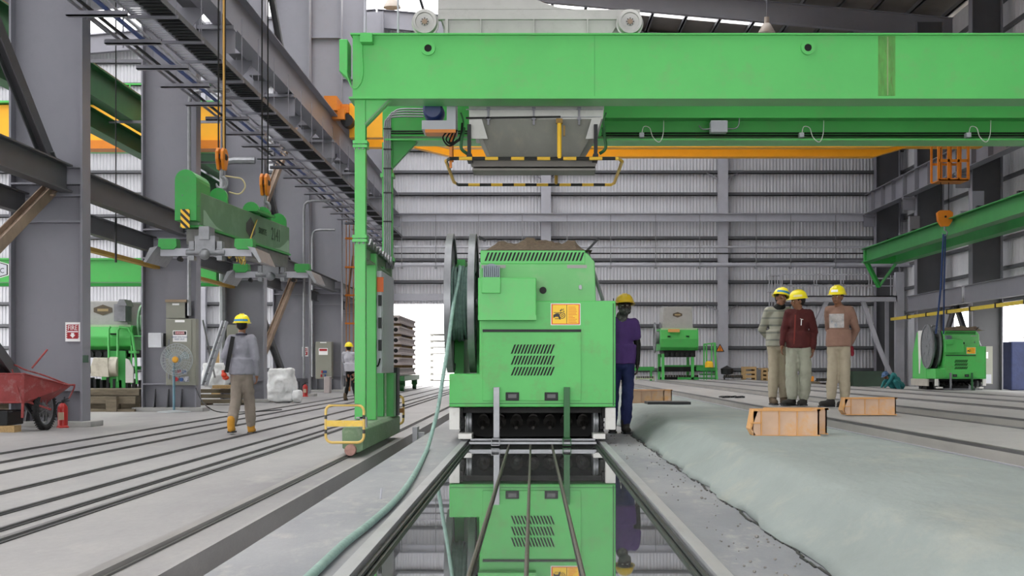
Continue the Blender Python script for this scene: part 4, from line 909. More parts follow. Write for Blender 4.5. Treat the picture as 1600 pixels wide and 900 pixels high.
# rounded end housing
def dome(y0, y1, w0=-.32, w1=.02, top=PZ(282,22), h=.18):
    a = X_(y0); cx = a+(w0+w1)/2; r = (w1-w0)/2; pts = [(a+w0, zB+.05), (a+w1, zB+.05)]+[(cx+r*math.cos(q*math.pi/10), top+r*math.sin(q*math.pi/10)) for q in range(11)]
    return MB().prism(pts, 'y', y0, y1)
eh = dome(Y1-.25, Y1+.7).build('end_housing', green_mid, t, bevel=.01)
m = MB()
for px, py in ((285, 350), (310, 350), (285, 341), (310, 322), (285, 305)): m.ell((PX(px,Y1-.25), Y1-.255, PZ(py,Y1-.25)), .009, n=6, k=4)
m.build('bolts', galv, eh)
MB().box(X_(Y1)-.24, X_(Y1)-.10, Y1-.28, Y1-.26, PZ(359,Y1), PZ(330,Y1)).build('hazard_plate', hazD, eh)
for yy, tw in ((Y1+1.5, .9), (Y1+3.5, .8), (Y2-1.4, .85), (Y2-.25, .5)): 
    a = X_(yy); cx = a-.15; pts = [(cx-.15, zT-.02), (cx+.15, zT-.02)]+[(cx+.15*math.cos(q*math.pi/8), zT+.10+.15*math.sin(q*math.pi/8)) for q in range(9)]
    MB().prism(pts, 'y', yy-.05, yy+.05).build('lug_plate', green_mid, t)
MB().add(slab_beam(-.3, .1, zT+.03, zT+.07, Y1+3.0, Y1+4.2), BF).build('top_plate', green_mid, t)
# print on the flank
side = R(90-4.2)
def flank(y, z): return (X_(y)+.004, y, z)
for s_, sz, y, z in (('2141', .34, Y2-1.05, zB+.27), ('S00897E', .16, Y2-2.0, zB+.25), ('2', .14, Y2-2.75, zB+.30)): text(s_, sz, flank(y, z), M('print_dull', '#26402c', .6), t, rot=(90, 0, 90-4.2), name='number_print')
yy = Y1+2.9; MB().add([flank(yy-.3,zB+.30),flank(yy-.3,zB+.16),flank(yy,zB+.04),flank(yy+.3,zB+.16),flank(yy+.3,zB+.30),flank(yy,zB+.44)], [(0,1,2,3,4,5)]).build('hexagon_badge', M('badge_dull', '#3b3f3e', .6), t)
for yy, s in ((Y1+.15, 1), (Y2-.05, -1)): MB().add([flank(yy,zB+.02),flank(yy+s*1.1,zB+.02),flank(yy+s*.7,zB+.06),flank(yy+s*.35,zB+.16),flank(yy+s*.1,zB+.26),flank(yy,zB+.26)], [(0,1,2,3,4,5)]).build('wave_print', M('wave_grey', '#8fae93', .5), t)
# clamp arms
def arms(yc, cx, name):
    zz = PZ(395, 22.2)
    c = MB().box(cx-.72, cx+.72, yc-.06, yc+.06, zz-.05, zz+.07).build('cross_arm', steel_lt, t)
    MB().box(cx-.16, cx+.16, yc-.14, yc+.14, zz+.02, zz+.26).box(cx-.08, cx+.08, yc-.2, yc+.2, zz+.2, zB-.03).cyl((cx-.3, yc-.1, zz), (cx+.3, yc-.1, zz), .045, 10).ell((cx, yc-.15, zz-.03), .09, n=10, k=6).box(cx-.26, cx-.18, yc-.1, yc+.1, zz-.12, zz+.18).box(cx+.18, cx+.26, yc-.1, yc+.1, zz-.12, zz+.18).build('clamp_joint', galv, c)
    for sx in (-1, 1):
        MB().prism([(cx+sx*.60-.14, zz+.22), (cx+sx*.60+.14, zz+.22), (cx+sx*.60+.15, zz+.10), (cx+sx*.60+.10, zz+.05), (cx+sx*.60-.10, zz+.05), (cx+sx*.60-.15, zz+.10)], 'y', yc-.10, yc+.16).build('arm_cover', green_mid, c, bevel=.006)
        MB().prism([(cx+sx*.70, zz+.08), (cx+sx*.82, zz+.06), (cx+sx*.92, zz-.16), (cx+sx*.88, zz-.17), (cx+sx*.78, zz-.02)], 'y', yc-.3, yc+.9).build('clamp_jaw', galv, c)
        MB().cyl((cx+sx*.42, yc-.08, zz-.10), (cx+sx*.42, yc+.08, zz-.10), .035, 10).box(cx+sx*.42-.02, cx+sx*.42+.02, yc-.03, yc+.03, zz-.1, zz).build('limit_switch', black, c)
arms(Y1+.05, PX(320,Y1)+.02, 'front'); arms(Y2-.2, PX(425,Y2-.2), 'rear')
# yellow chain bunch on the beam
m = MB()
for i in range(7): m.tube([(X_(Y1+1.2)+.05+.03*i, Y1+.9+.1*i, PZ(388,Y1+1)), (X_(Y1+1.2)+.12+.03*i, Y1+1.0+.1*i, PZ(398+i,Y1+1)), (X_(Y1+1.2)+.16+.02*i, Y1+1.0+.1*i, PZ(404+i,Y1+1))], .011, 6)
m.tube(catmull([flank(Y1+3.3, zT-.1), (X_(Y1+3)+.03, Y1+2.8, zB+.1), (X_(Y1+2)+.12, Y1+2.1, zB-.35), (X_(Y1+1.6)+.22, Y1+1.5, zB-.5), (X_(Y1+1.6)+.2, Y1+1.3, zB-.3)]), .012, 6)
m.build('yellow_rope', M('rope_yellow', '#b8a04a', .7), t)
hook(346.5, 232, 266, Y1+1.5, 12, 'orange hook block of the nearer hoist on the green lifting beam', .22, True)
hook(414, 272, 306, Y2-1.4, 12, 'orange hook block of the farther hoist on the green lifting beam', .22, True)
o = MB().cyl((PX(349.5,23.6), 23.6, PZ(232,23.6)), (PX(349.5,23.6), 23.6, 12), .018, 8).build('yellow_rope', M('rope_gold', '#b98f45', .6)); tag(o, 'golden rope rising beside the nearer hoist rope', 'rope')
o = MB().tube(catmull([P(352,275,23.7), P(365,277,23.7), P(378,280,23.7), P(383,292,23.7), P(374,303,23.7), P(358,300,23.7)]), .014, 6).build('air_hose', M('hose_cream', '#b8ac84', .6)); tag(o, 'cream air hose curling beside the nearer hook block', 'hose')
MBh = MB().box(-5.9, -4.5, 23.4, 23.6, 12, 12.3).box(-5.9, -4.5, 26.2, 26.6, 12, 12.3).box(-7.2, 17.2, 22.8, 23.4, 12, 13).box(-7.2, 17.2, 26.6, 27.2, 12, 13)
tag(MBh.build('hoist_bridge', crane_y), 'yellow hoist bridge above the frame that carries the lifting beam hoists', 'overhead crane')
# ================================================================== SIDE HALL (seen between the columns)
Yg = 38.5
t = thing('gantry_beam', 'bright green gantry beam with a hexagon logo behind the left columns', 'gantry crane', (-14, Yg, 0))
b = MB().box(-24, PX(338,Yg), Yg, Yg+.35, PZ(440,Yg), PZ(405,Yg)).build('beam', green, t); MB().box(-24, PX(340,Yg), Yg-.1, Yg+.4, PZ(441,Yg), PZ(438.5,Yg)).box(-24, PX(340,Yg), Yg-.08, Yg+.4, PZ(406,Yg), PZ(403.5,Yg)).build('flange', green, b)
for x_ in (-22, -9.8): MB().box(x_-.12, x_+.12, Yg+.1, Yg+.3, 0, PZ(441,Yg)).build('leg', green_mid, t)
cx, cz = PX(-14,Yg), PZ(421.5,Yg); hx = lambda sx, sz: [(cx-sx,cz+sz*.5),(cx-sx,cz-sz*.5),(cx,cz-sz),(cx+sx,cz-sz*.5),(cx+sx,cz+sz*.5),(cx,cz+sz)]
MB().prism(hx(.50,.30), 'y', Yg-.008, Yg).build('logo_edge', mark_w, b); MB().prism(hx(.465,.275), 'y', Yg-.012, Yg-.008).build('logo_ring', mark_k, b); MB().prism(hx(.43,.25), 'y', Yg-.016, Yg-.012).build('logo_field', M('logo_grey', '#c9cbd6', .5), b)
text('ATIC', .20, (cx+.17, Yg-.018, cz-.03), mark_k, b, name='logo_letters', sx=.9)
MB().pbox(232.0, 246, 440, 445, Yg-.2, Yg-.12).build('beam_lamp', white, b)
Yg2 = 40.1
b = MB().box(-24, -8.9, Yg2, Yg2+.3, PZ(447,Yg2), PZ(438,Yg2)).build('rear_beam', green_mid, t)
def feeder(px0, px1, py_t, py_b, Y, zbase, label, logo=True):
    """casting machine: pale hopper on top, rounded green body, open frame on green legs"""
    x = lambda u: PX(px0+(px1-px0)*u, Y); h = PZ(py_t,Y)-PZ(py_b,Y); z = lambda u: PZ(py_b,Y)+h*u
    t = thing('casting_machine', label, 'machine', (x(.5), Y+1, zbase))
    MB().prism([(x(.13),z(.72)),(x(.87),z(.72)),(x(.84),z(1)),(x(.16),z(1))], 'y', Y+.1, Y+1.8).build('hopper', hopperg, t, bevel=.02)
    w_ = x(1)-x(0)
    MB().prism([(Y-.2,z(.50)),(Y-.25,z(.60)),(Y-.1,z(.73)),(Y+2.2,z(.73)),(Y+2.2,z(.46)),(Y,z(.46))], 'x', x(.08), x(.98)).build('body', green, t, bevel=.03)
    MB().box(x(.1), x(.95), Y-.12, Y-.05, z(.66), z(.735)).build('top_lip', M('pale_green', '#a7c79c', .5), t)
    for u in (.28, .72): MB().box(x(u)-.07, x(u)+.07, Y-.29, Y-.2, z(.625), z(.64)).build('handle', black, t)
    MB().box(x(.18), x(.92), Y, Y+1.9, z(.38), z(.46)).build('screw_box', black, t)
    for i in range(6): xx = x(.24+.12*i); MB().cyl((xx, Y-.15, z(.41)), (xx, Y+.1, z(.41)), .08, 10).build('nozzle', blackm, t)
    for u in (.12, .82):
        for yy in (Y, Y+2.0): MB().box(x(u), x(u)+.13, yy, yy+.13, zbase, z(.42)).build('leg', green, t)
    MB().box(x(.05), x(.95), Y+.1, Y+.25, z(.20), z(.26)).box(x(.1), x(.9), Y+.3, Y+.4, z(.10), z(.13)).build('frame_bar', black, t)
    MB().box(x(.5), x(1.0), Y+.0, Y+.12, z(.08), z(.13)).box(x(.2), x(1.3), Y+.2, Y+.3, z(.24), z(.28)).build('lower_frame', green_mid, t)
    c = x(-.02); MB().ring((c, Y+.6, z(.62)), 'x', h*.19, h*.14, .05, 28).ring((c+.25, Y+.6, z(.62)), 'x', h*.19, h*.02, .03, 28).cyl((c, Y+.6, z(.62)), (c+.3, Y+.6, z(.62)), h*.08, 14).build('hose_reel', galv, t)
    if logo:
        s = .22; cx, cz = x(.5), z(.90); MB().prism([(cx-s,cz+.05),(cx-s,cz-.05),(cx,cz-.13),(cx+s,cz-.05),(cx+s,cz+.05),(cx,cz+.13)], 'y', Y+.085, Y+.1).build('hexagon_badge', M('badge_brown', '#5b5140', .5), t); MB().box(cx-.13, cx+.13, Y+.08, Y+.085, cz-.03, cz+.03).build('badge_line', M('badge_gold', '#a8946a', .5), t)
    return t
t = feeder(1026, 1092, 479, 606, 66, 0, 'green casting machine with pale hopper standing before the back wall')
Y = 66
MB().pbox(1044, 1062, 514, 519, Y-.30, Y-.2).build('amber_patch', M('amber', '#e0a860', .5), t)
# stair and side frames beside it
t = thing('machine_ladder', 'green railed step frame right of the back wall casting machine', 'steps', (PX(1108,66), 66, 0))
m = MB()
for px in (1100, 1104, 1112, 1118): m.box(PX(px,66)-.03, PX(px,66)+.03, 66, 66.06, 0, PZ(537,66))
m.bar(P(1100,538,66), P(1118,536,66), .06, .06).bar(P(1116,536,66), P(1121,600,66), .08, .08); m.build('hand_rail', green, t)
m = MB()
for k in range(5): m.pbox(1094, 1120, 578+k*6, 580+k*6, 66, 66.5)
m.pbox(1088, 1118, 574, 579, 65.9, 66.6); m.build('steps', green_mid, t)
tag(MB().lathe([(.0,.0),(.2,0),(.19,.22),(.1,.3),(0,.3)], (PX(1108,65.9), 65.9, PZ(574,65.9)), 'z', 14).build('yellow_bucket', yellow), 'yellow tub resting on the green step frame', 'tub')
tag(MB().pbox(984, 1022, 573, 579, 66, 66.3).pbox(986, 989, 579, 606, 66, 66.3).pbox(1016, 1019, 579, 606, 66, 66.3).build('green_stand', green_mid), 'low green frame seen behind the man in purple', 'stand')
# stacked pallets, moulds near the back wall
def rack(px0, px1, py0, py1, Y, mat, label, cat, n=4, grp='clutter at the back wall'):
    t = thing(cat.replace(' ', '_'), label, cat, (PX((px0+px1)/2,Y), Y, 0), grp)
    h = (py1-py0)/n
    for i in range(n): MB().pbox(px0, px1, py0+i*h, py0+i*h+h*.62, Y, Y+1).build('board', mat, t)
    MB().pbox(px0, px0+2.5, py0, py1, Y-.02, Y+1).pbox(px1-2.5, px1, py0, py1, Y-.02, Y+1).build('upright', mat, t)
    return t
Yk = 65.5; pb = 572+1.02*2200/Yk
rack(1163, 1182, 573, pb, Yk, wood, 'stack of pale wooden pallets at the back wall, left one', 'pallet stack', 5)
rack(1190, 1200, 575, pb, Yk, wood, 'narrow stack of pale pallets just left of the striped sweater man', 'pallet stack', 5)
tag(MB().pbox(1182, 1190, 577, pb, Yk+.2, Yk+1).build('metal_drum', galv), 'grey metal box between the two pallet stacks', 'box')
def mould_row(px0, px1, py0, Y, n, label, mat):
    t = thing('mould_rack', label, 'rack', (PX((px0+px1)/2,Y), Y, 0), 'racks of small moulds at the back')
    pb = 572+1.02*2200/Y; w_ = (px1-px0)/n
    MB().pbox(px0, px1, py0+3, py0+4.5, Y-.05, Y+.5).pbox(px0, px1, py0+9, py0+10.5, Y-.05, Y+.5).pbox(px0, px1, py0+17, py0+18, Y-.05, Y+.5).build('shelf', mat, t)
    m = MB()
    for r_ in range(3):
        for i in range(n): m.pbox(px0+i*w_+w_*.15, px0+i*w_+w_*.7, py0+r_*7, py0+r_*7+4, Y, Y+.4)
    tag(m.build('mould', M('mould_grey', '#58544e', .8, var=.4, scale=6), t), kind='stuff')
    m = MB()
    for i in (0, n): m.pbox(px0+i*w_-1, px0+i*w_+1, py0, pb, Y, Y+.1)
    m.build('post', mat, t)
mould_row(1132, 1162, 586, 66, 9, 'rack of small steel moulds left of the pallets', blackm)
mould_row(1040, 1090, 586, 67.5, 12, 'rack of moulds under the casting machine', blackm)
mould_row(994, 1022, 588, 64, 8, 'pale green mould rack beside the man in purple', M('pale_green2', '#a9b896', .7))
mould_row(1277, 1302, 591, 66, 7, 'rack of moulds behind the man with folded arms', blackm)
tag(MB().pbox(1253, 1272, 588, 596, 65, 65.8).build('orange_crate', M('crate_orange', '#d88a20', .5), bevel=.02), 'small bright orange crate behind the man in the red shirt', 'crate')
tag(MB().pbox(1252, 1281, 596, 606, 65, 66).build('timber_block', wood_gry), 'grey timber block under the bright orange crate', 'block')
tag(MB().box(PX(1333,64), PX(1384,64), 64, 66, 0, PZ(580,64)).box(PX(1332,64), PX(1385,64), 63.95, 66.05, PZ(583,64), PZ(580,64)).build('green_skip', M('skip_green', '#17301f', .6, var=.2)), 'dark green waste skip below the platform at the right', 'skip')
tag(MB().lathe([(0,0),(.28,.05),(.3,.3),(0,.45)], (PX(1137,66), 66.25, PZ(586,66)), 'z', 12).build('rubber_ball', blackm), 'dark round bundle on the rack by the wall post', 'bundle')
# warning triangle
t = thing('warning_triangle', 'orange triangular warning sign on the wall post', 'sign', (PX(1125,71.9), 71.9, PZ(550,71.9)))
Yw = 71.9; MB().prism([(PX(1118,Yw),PZ(549.5,Yw)),(PX(1132,Yw),PZ(549.5,Yw)),(PX(1125,Yw),PZ(537,Yw))], 'y', Yw, Yw+.02).build('edge', mark_k, t); MB().prism([(PX(1120,Yw),PZ(548.5,Yw)),(PX(1130,Yw),PZ(548.5,Yw)),(PX(1125,Yw),PZ(539.3,Yw))], 'y', Yw-.01, Yw).build('field', M('tri_orange', '#ef8a1e', .5), t); MB().pbox(1124.5, 1125.5, 542, 546, Yw-.02, Yw-.01).pbox(1124.5, 1125.5, 546.7, 547.8, Yw-.02, Yw-.01).build('exclamation', mark_k, t)
# platform with railing
Yp = 66
t = thing('service_platform', 'pale steel platform with railing and ladder cage in the right corner', 'platform', (PX(1300,Yp), Yp, 0))
MB().pbox(1222, 1402, 462, 471, Yp, Yp+.15).box(PX(1222,Yp), PX(1402,Yp), Yp, Yp+2.6, PZ(464,Yp), PZ(462,Yp)).build('deck', steel_lt, t)
m = MB()
for px in (1222, 1236, 1272, 1276, 1314, 1318, 1358, 1362, 1392, 1396): m.pbox(px-.7, px+.7, 430, 463, Yp, Yp+.05)
m.pbox(1222, 1362, 428, 430, Yp, Yp+.05).pbox(1222, 1396, 446, 447.5, Yp, Yp+.05).pbox(1362, 1396, 434, 436, Yp, Yp+.05); m.build('railing', steel_lt, t)
m = MB()
for px in (1202, 1206, 1211, 1215, 1219): m.pbox(px-.6, px+.6, 430, 505, Yp, Yp+.05)
for py in (430, 455, 480, 505): m.pbox(1202, 1220, py-.8, py+.8, Yp-.02, Yp+.7)
m.build('ladder_cage', steel_lt, t)
MB().pbox(1203, 1205, 500, 605, Yp, Yp+.06).pbox(1211, 1213, 500, 605, Yp, Yp+.06).build('ladder_rail', steel_lt, t)
MB().box(PX(1400,Yp), PX(1413,Yp), Yp, Yp+.35, 0, PZ(425,Yp)).box(PX(1384,Yp+1), PX(1389,Yp+1), Yp+1, Yp+1.2, 0, PZ(468,Yp)).build('post', steel_lt, t)
for a, b_, c_, d_ in ((1293, 468, 1265, 530), (1265, 530, 1240, 590), (1348, 470, 1372, 540), (1372, 540, 1398, 600)): MB().bar(P(a,b_,Yp+.2), P(c_,d_,Yp+.2), .16, .2).build('brace', steel_lt, t)
MB().bar(P(1290, 470, Yp+.3), P(1275, 500, Yp+.3), .1, .1).build('brace', steel, t)
# ================================================================== LEFT SIDE MACHINE AND TIMBER
t = feeder(106, 212, 470, 612, 33.6, .5, 'green casting machine with pale hopper seen between the first two left columns')
Y = 33.2
for a, b_, c_, d_ in ((170, 170, 510, 598), (184, 184, 512, 596), (200, 212, 512, 600)): MB().tube([P(a, d_, Y), P(a, c_+4, Y), P(a+3, c_, Y)] if a == b_ else [P(a-14, 511, Y), P(200, 513, Y), P(207, 524, Y), P(212, 560, Y), P(214, 600, Y)], .03, 8).build('hand_rail', green, t)
MB().prism([(PX(146,Y),PZ(588,Y)),(PX(146,Y),PZ(572,Y)),(PX(150,Y),PZ(559,Y)),(PX(172,Y),PZ(559,Y)),(PX(174,Y),PZ(589,Y))], 'y', Y-.2, Y+.3).cyl((PX(172,Y), Y+.05, PZ(573,Y)), (PX(185,Y), Y+.05, PZ(573,Y)), .24, 18).build('motor_cover', M('cream', '#c9c5b6', .6, dirt='#8a7f6c', damt=.5), t, bevel=.01)
MB().pbox(172, 196, 548, 606, Y, Y+.1).build('side_plate', green_mid, t); MB().prism([(PX(197,Y),PZ(598,Y)),(PX(197,Y),PZ(560,Y)),(PX(202,Y),PZ(562,Y)),(PX(209,Y),PZ(575,Y)),(PX(209,Y),PZ(598,Y))], 'y', Y-.05, Y+.02).build('white_guard', white, t)
MB().pbox(178, 196, 475, 502, Y, Y+.5).prism([(PX(184,Y),PZ(478,Y)),(PX(200,Y),PZ(478,Y)),(PX(196,Y),PZ(468,Y)),(PX(188,Y),PZ(468,Y))], 'y', Y-.1, Y+.5).build('hopper_arm', galv, t)
MB().ring((PX(212,Y), Y+.6, PZ(504,Y)), 'x', .45, .36, .04, 30).ring((PX(218,Y), Y+.6, PZ(504,Y)), 'x', .45, .03, .03, 30).cyl((PX(208,Y), Y+.6, PZ(504,Y)), (PX(220,Y), Y+.6, PZ(504,Y)), .2, 16).build('hose_reel', M('reel_grn', '#7fae86', .5), t)
MB().pbox(208, 228, 524, 526, Y, Y+.05).pbox(225, 227, 524, 600, Y, Y+.05).pbox(204, 206, 540, 600, Y, Y+.05).pbox(201, 213, 548, 552, Y-.05, Y+.2).build('frame_rail', green, t)
mm = MB()
for i in range(9): mm.pbox(136+i*10, 140+i*10, 590+(i % 3)*2, 607, Y-.1+.02*i, Y+.3)
mm.build('nozzle_row', blackm, t)
# timber edged bed below
t = thing('timber_bed', 'low bed with grey timber edges below the left casting machine', 'casting bed', (-10, 32.5, 0))
for i, (z0, z1, y0) in enumerate(((0, .06, 31.4), (.18, .34, 31.5), (.36, .5, 31.8))): MB().box(-16, -8.9, y0, y0+.2, z0, z1).build('plank', wood_gry, t)
MB().box(-16, -8.9, 31.9, 35.8, .02, .5).build('bed_core', wood_gry, t)
for x_ in (-15, -13.6, -12.2, -10.8, -9.4): MB().box(x_-.12, x_+.12, 31.35, 31.7, 0, .34).build('bearer', wood_gry, t)
t = thing('timber_bed', 'second low timber platform behind the ladder and the walking man', 'casting bed', (-9.5, 37.5, 0))
for i in range(3): MB().box(-13, -7.4-.3*i*0, 36.7+i*.25, 36.9+i*.25, .05+.13*i, .15+.13*i).build('plank', wood_gry, t)
for x_ in (-12, -10.2, -8.6, -7.7): MB().box(x_-.1, x_+.1, 36.6, 37.4, 0, .08).build('bearer', wood_gry, t)
tag(MB().box(PX(331,36.7), PX(357,36.7), 36.75, 37.3, .43, .52).build('yellow_board', wood), 'short yellowish board lying on the timber platform', 'board')
def bag(cx, cy, w_, d_, h, z0, label, seed=1, mat=plastic):
    m = MB().ell((cx, cy, z0+h*.45), (w_*.56, d_*.56, h*.50), n=24, k=16).box(cx-w_*.44, cx+w_*.44, cy-d_*.44, cy+d_*.44, z0+.04, z0+h*.93)
    o = m.build('bulk_bag', mat, org=(cx, cy, z0))
    r = o.modifiers.new('r', 'REMESH'); r.mode = 'VOXEL'; r.voxel_size = .035; r.use_smooth_shade = True
    s = o.modifiers.new('s', 'SMOOTH'); s.iterations = 4
    tx = bpy.data.textures.new('bagnoise', 'CLOUDS'); tx.noise_scale = .22; d = o.modifiers.new('d', 'DISPLACE'); d.texture = tx; d.strength = .10; d.texture_coords = 'LOCAL'
    tag(o, label, 'bag', 'white bulk bags on the left'); return o
bag(PX(440,38.9), 38.95, .76, .6, 1.02, 0, 'white wrapped bulk bag standing behind the walking man')
bag(PX(463,38.6), 38.75, .28, .3, .38, 0, 'small white sack slumped against the large bulk bag')
bag(PX(335,38.4), 38.6, .7, .7, .72, .42, 'white bulk bag behind the leaning ladder')
# leaning ladder
t = thing('step_ladder', 'aluminium ladder leaning behind the fan column', 'ladder', (PX(330,36), 36.2, .45))
for a, b_ in ((316, 349), (322, 354)): MB().bar(P(a, 602, 36.2), P(b_, 502, 36.7), .05, .09).build('side_rail', M('alu', '#b9bcc2', .3, metal=.6), t)
for i in range(8): MB().bar(P(316+33*i/8+3, 596-12*i, 36.2+.06*i), P(322+32*i/8+1, 596-12*i, 36.2+.06*i), .04, .03).build('rung', galv, t)
MB().bar(P(317, 500, 36.6), P(336, 590, 37.2), .03, .04).build('prop', galv, t)
tag(MB().pbox(330, 347, 545, 572, 46, 47).pbox(330, 347, 572, 620.5, 46, 47).build('carton_stack', wood), 'stack of brown cartons far behind the ladder', 'carton')
# ================================================================== ELECTRICAL CABINETS, FAN, SIGNS
Yc = 31.55
t = thing('electrical_cabinet', 'tall grey electrical cabinet on the fan column with a danger sign', 'cabinet', (PX(282,Yc), Yc, PZ(602,Yc)))
MB().pbox(259, 306, 498, 602, Yc, Yc+.28).build('body', cab, t, bevel=.01)
MB().pbox(260.5, 299, 499, 571, Yc-.015, Yc).build('door', cab, t); MB().pbox(260.5, 304, 573.5, 600, Yc-.012, Yc).build('socket_panel', cab, t)
MB().pbox(262.5, 264.5, 530, 540, Yc-.04, Yc-.015).pbox(262.5, 264.5, 583, 592, Yc-.04, Yc-.015).parts('handle', galv, t)
MB().pbox(273.5, 288.5, 500, 503.5, Yc-.018, Yc-.015).build('name_plate', mark_w, t)
s = MB().pbox(270, 292, 516.5, 534, Yc-.02, Yc-.015).build('danger_sign', mark_w, t); MB().pbox(271, 291, 517.7, 523, Yc-.022, Yc-.02).build('sign_head', mark_k, s); MB().cyl((PX(281,Yc), Yc-.024, PZ(520.3,Yc)), (PX(281,Yc), Yc-.022, PZ(520.3,Yc)), .02, 12).pbox(274, 288, 518.2, 522.4, Yc-.024, Yc-.022).build('sign_oval', mark_r, s)
text('DANGER', .055, (PX(281,Yc), Yc-.026, PZ(520.4,Yc)), mark_w, s); text('HIGH VOLTAGE\nKEEP OUT', .05, (PX(281,Yc), Yc-.022, PZ(528.5,Yc)), mark_b, s)
for i, (px, py, mt) in enumerate(((273.5, 580.5, mark_r), (281, 580.5, mark_r), (289, 581, mark_b), (276, 592.5, mark_r), (284.5, 593, mark_b), (292, 592.5, steel_lt))):
    q = MB().pbox(px-3.2, px+3.2, py-4.2, py+4.2, Yc-.04, Yc-.012).build('socket', steel_lt, t); MB().cyl((PX(px,Yc), Yc-.09, PZ(py,Yc)), (PX(px,Yc), Yc-.04, PZ(py,Yc)), .042 if i != 3 else .05, 12).build('socket_cap', mt, q)
t = thing('electrical_box', 'small grey box with brown lid above the tall cabinet', 'box', (PX(274,Yc), Yc, PZ(497,Yc)))
MB().pbox(259.5, 289, 471, 497, Yc+.02, Yc+.3).build('body', cab, t); MB().pbox(258, 291, 468, 472, Yc-.03, Yc+.32).build('lid', M('lid_brown', '#8f7d66', .6), t); MB().pbox(269, 280, 474, 477, Yc+.015, Yc+.02).build('name_plate', mark_w, t); MB().pbox(289, 290, 474, 496, Yc+.03, Yc+.3).build('side_panel', blackm, t)
t = thing('junction_box', 'pale square box on the left flange of the fan column', 'box', (PX(243,Yc-.1), Yc, PZ(543,Yc)))
MB().pbox(231.5, 252, 520, 543, Yc-.2, Yc-.02).build('body', M('box_pale', '#c4c7cc', .4), t, bevel=.008); MB().pbox(245, 258, 521, 541, Yc-.02, Yc+.25).build('rear_box', blackm, t)
# fan
t = thing('pedestal_fan', 'pedestal fan with clear cage, blue pole and orange hub', 'fan', (PX(270,31.0), 31.0, 0))
fx, fy, fz = PX(276,31.0), 31.0, PZ(562,31.0)
MB().cyl((PX(270,31), 31.1, .03), (PX(270,31), 31.1, fz-.03), .028, 10).build('pole', M('fan_blue', '#5b8190', .4), t)
MB().lathe([(0,0),(.36,0),(.36,.02),(.06,.05),(0,.05)], (PX(270,31), 31.1, 0), 'z', 24).build('base', M('fan_base', '#9fa5a8', .5), t)
wire = M('fan_wire', '#9da3a5', .4)
fan_mat = bpy.data.materials.new('clear_fan_blade'); fan_mat.use_nodes = True
_b = fan_mat.node_tree.nodes['Principled BSDF']; _b.inputs['Base Color'].default_value = lin('#8aa0a6'); _b.inputs['Alpha'].default_value = .3; _b.inputs['Roughness'].default_value = .2
m = MB()
for rr, yo in ((.30, -.09), (.22, -.12), (.14, -.13), (.35, 0), (.30, .09), (.2, .12)): m.tube([(fx+rr*math.cos(a), fy+yo, fz+rr*math.sin(a)) for a in [q*math.pi/14 for q in range(28)]], .005 if rr < .35 else .011, 5, closed=True)
for q in range(30):
    a = q*math.pi/15; m.tube([(fx+r_*math.cos(a), fy+y_, fz+r_*math.sin(a)) for r_, y_ in ((.07,-.13),(.22,-.12),(.35,0),(.22,.12),(.07,.13))], .004, 4)
m.build('cage', wire, t)
MB().lathe([(0,-.15),(.05,-.15),(.075,-.12),(.07,-.09),(0,-.09)], (fx, fy, fz), 'y', 16).build('hub', M('fan_orange', '#d59a2c', .4), t)
MB().lathe([(0,.1),(.07,.1),(.06,.26),(0,.28)], (fx-.0, fy, fz), 'y', 14).build('motor', M('fan_blue2', '#56717f', .4), t)
for q in range(3):
    a = q*2*math.pi/3+.4; c = math.cos; s_ = math.sin
    MB().add([(fx+.05*c(a), fy-.02, fz+.05*s_(a)), (fx+.28*c(a-.35), fy-.05, fz+.28*s_(a-.35)), (fx+.31*c(a), fy-.01, fz+.31*s_(a)), (fx+.26*c(a+.5), fy+.04, fz+.26*s_(a+.5)), (fx+.06*c(a+.8), fy+.02, fz+.06*s_(a+.8))], [(0,1,2,3,4)]).build('blade', fan_mat, t).modifiers.new('s', 'SOLIDIFY').thickness = .004
# cabinets farther back
Yc = 47.4
t = thing('electrical_cabinet', 'grey electrical cabinet with danger sign on a far column left of the gantry leg', 'cabinet', (PX(504,55.35), 55.35, PZ(592,55.35))); Yc = 55.35
MB().pbox(493, 518, 534, 592, Yc, Yc+.54).build('body', cab, t, bevel=.01); MB().pbox(500, 510, 534.5, 536, Yc-.01, Yc).build('name_plate', mark_w, t)
s = MB().pbox(498, 512, 544, 554.5, Yc-.012, Yc).build('danger_sign', mark_w, t); MB().pbox(499, 511, 545, 548.5, Yc-.016, Yc-.012).build('sign_head', mark_r, s)
for px, py, mt in ((503, 581, mark_r), (506, 581, mark_b), (509, 581, mark_b), (502, 587, mark_r), (508, 587, mark_b)): MB().pbox(px-1.2, px+1.2, py-2, py+2, Yc-.05, Yc).build('socket', mt, t)
t = thing('electrical_cabinet', 'pale electrical box on the column behind the walking man', 'cabinet', (PX(362,39.5), 39.5, PZ(560,39.5)))
MB().pbox(354, 376, 507, 560, 39.35, 39.75).build('body', cab, t, bevel=.01); MB().pbox(357, 366, 511, 513, 39.44, 39.45).build('name_plate', mark_w, t)
t = thing('electrical_cabinet', 'grey electrical cabinet on the dark column behind the distant green machine', 'cabinet', (PX(1545,55.4), 55.4, PZ(600,55.4)))
MB().pbox(1536, 1551, 541, 600, 55.4, 55.75).build('body', cab, t); MB().pbox(1538, 1544, 550, 560, 55.38, 55.4).build('label_plate', mark_w, t); MB().pbox(1538, 1549, 585, 599, 55.36, 55.4).build('socket_panel', steel_lt, t)
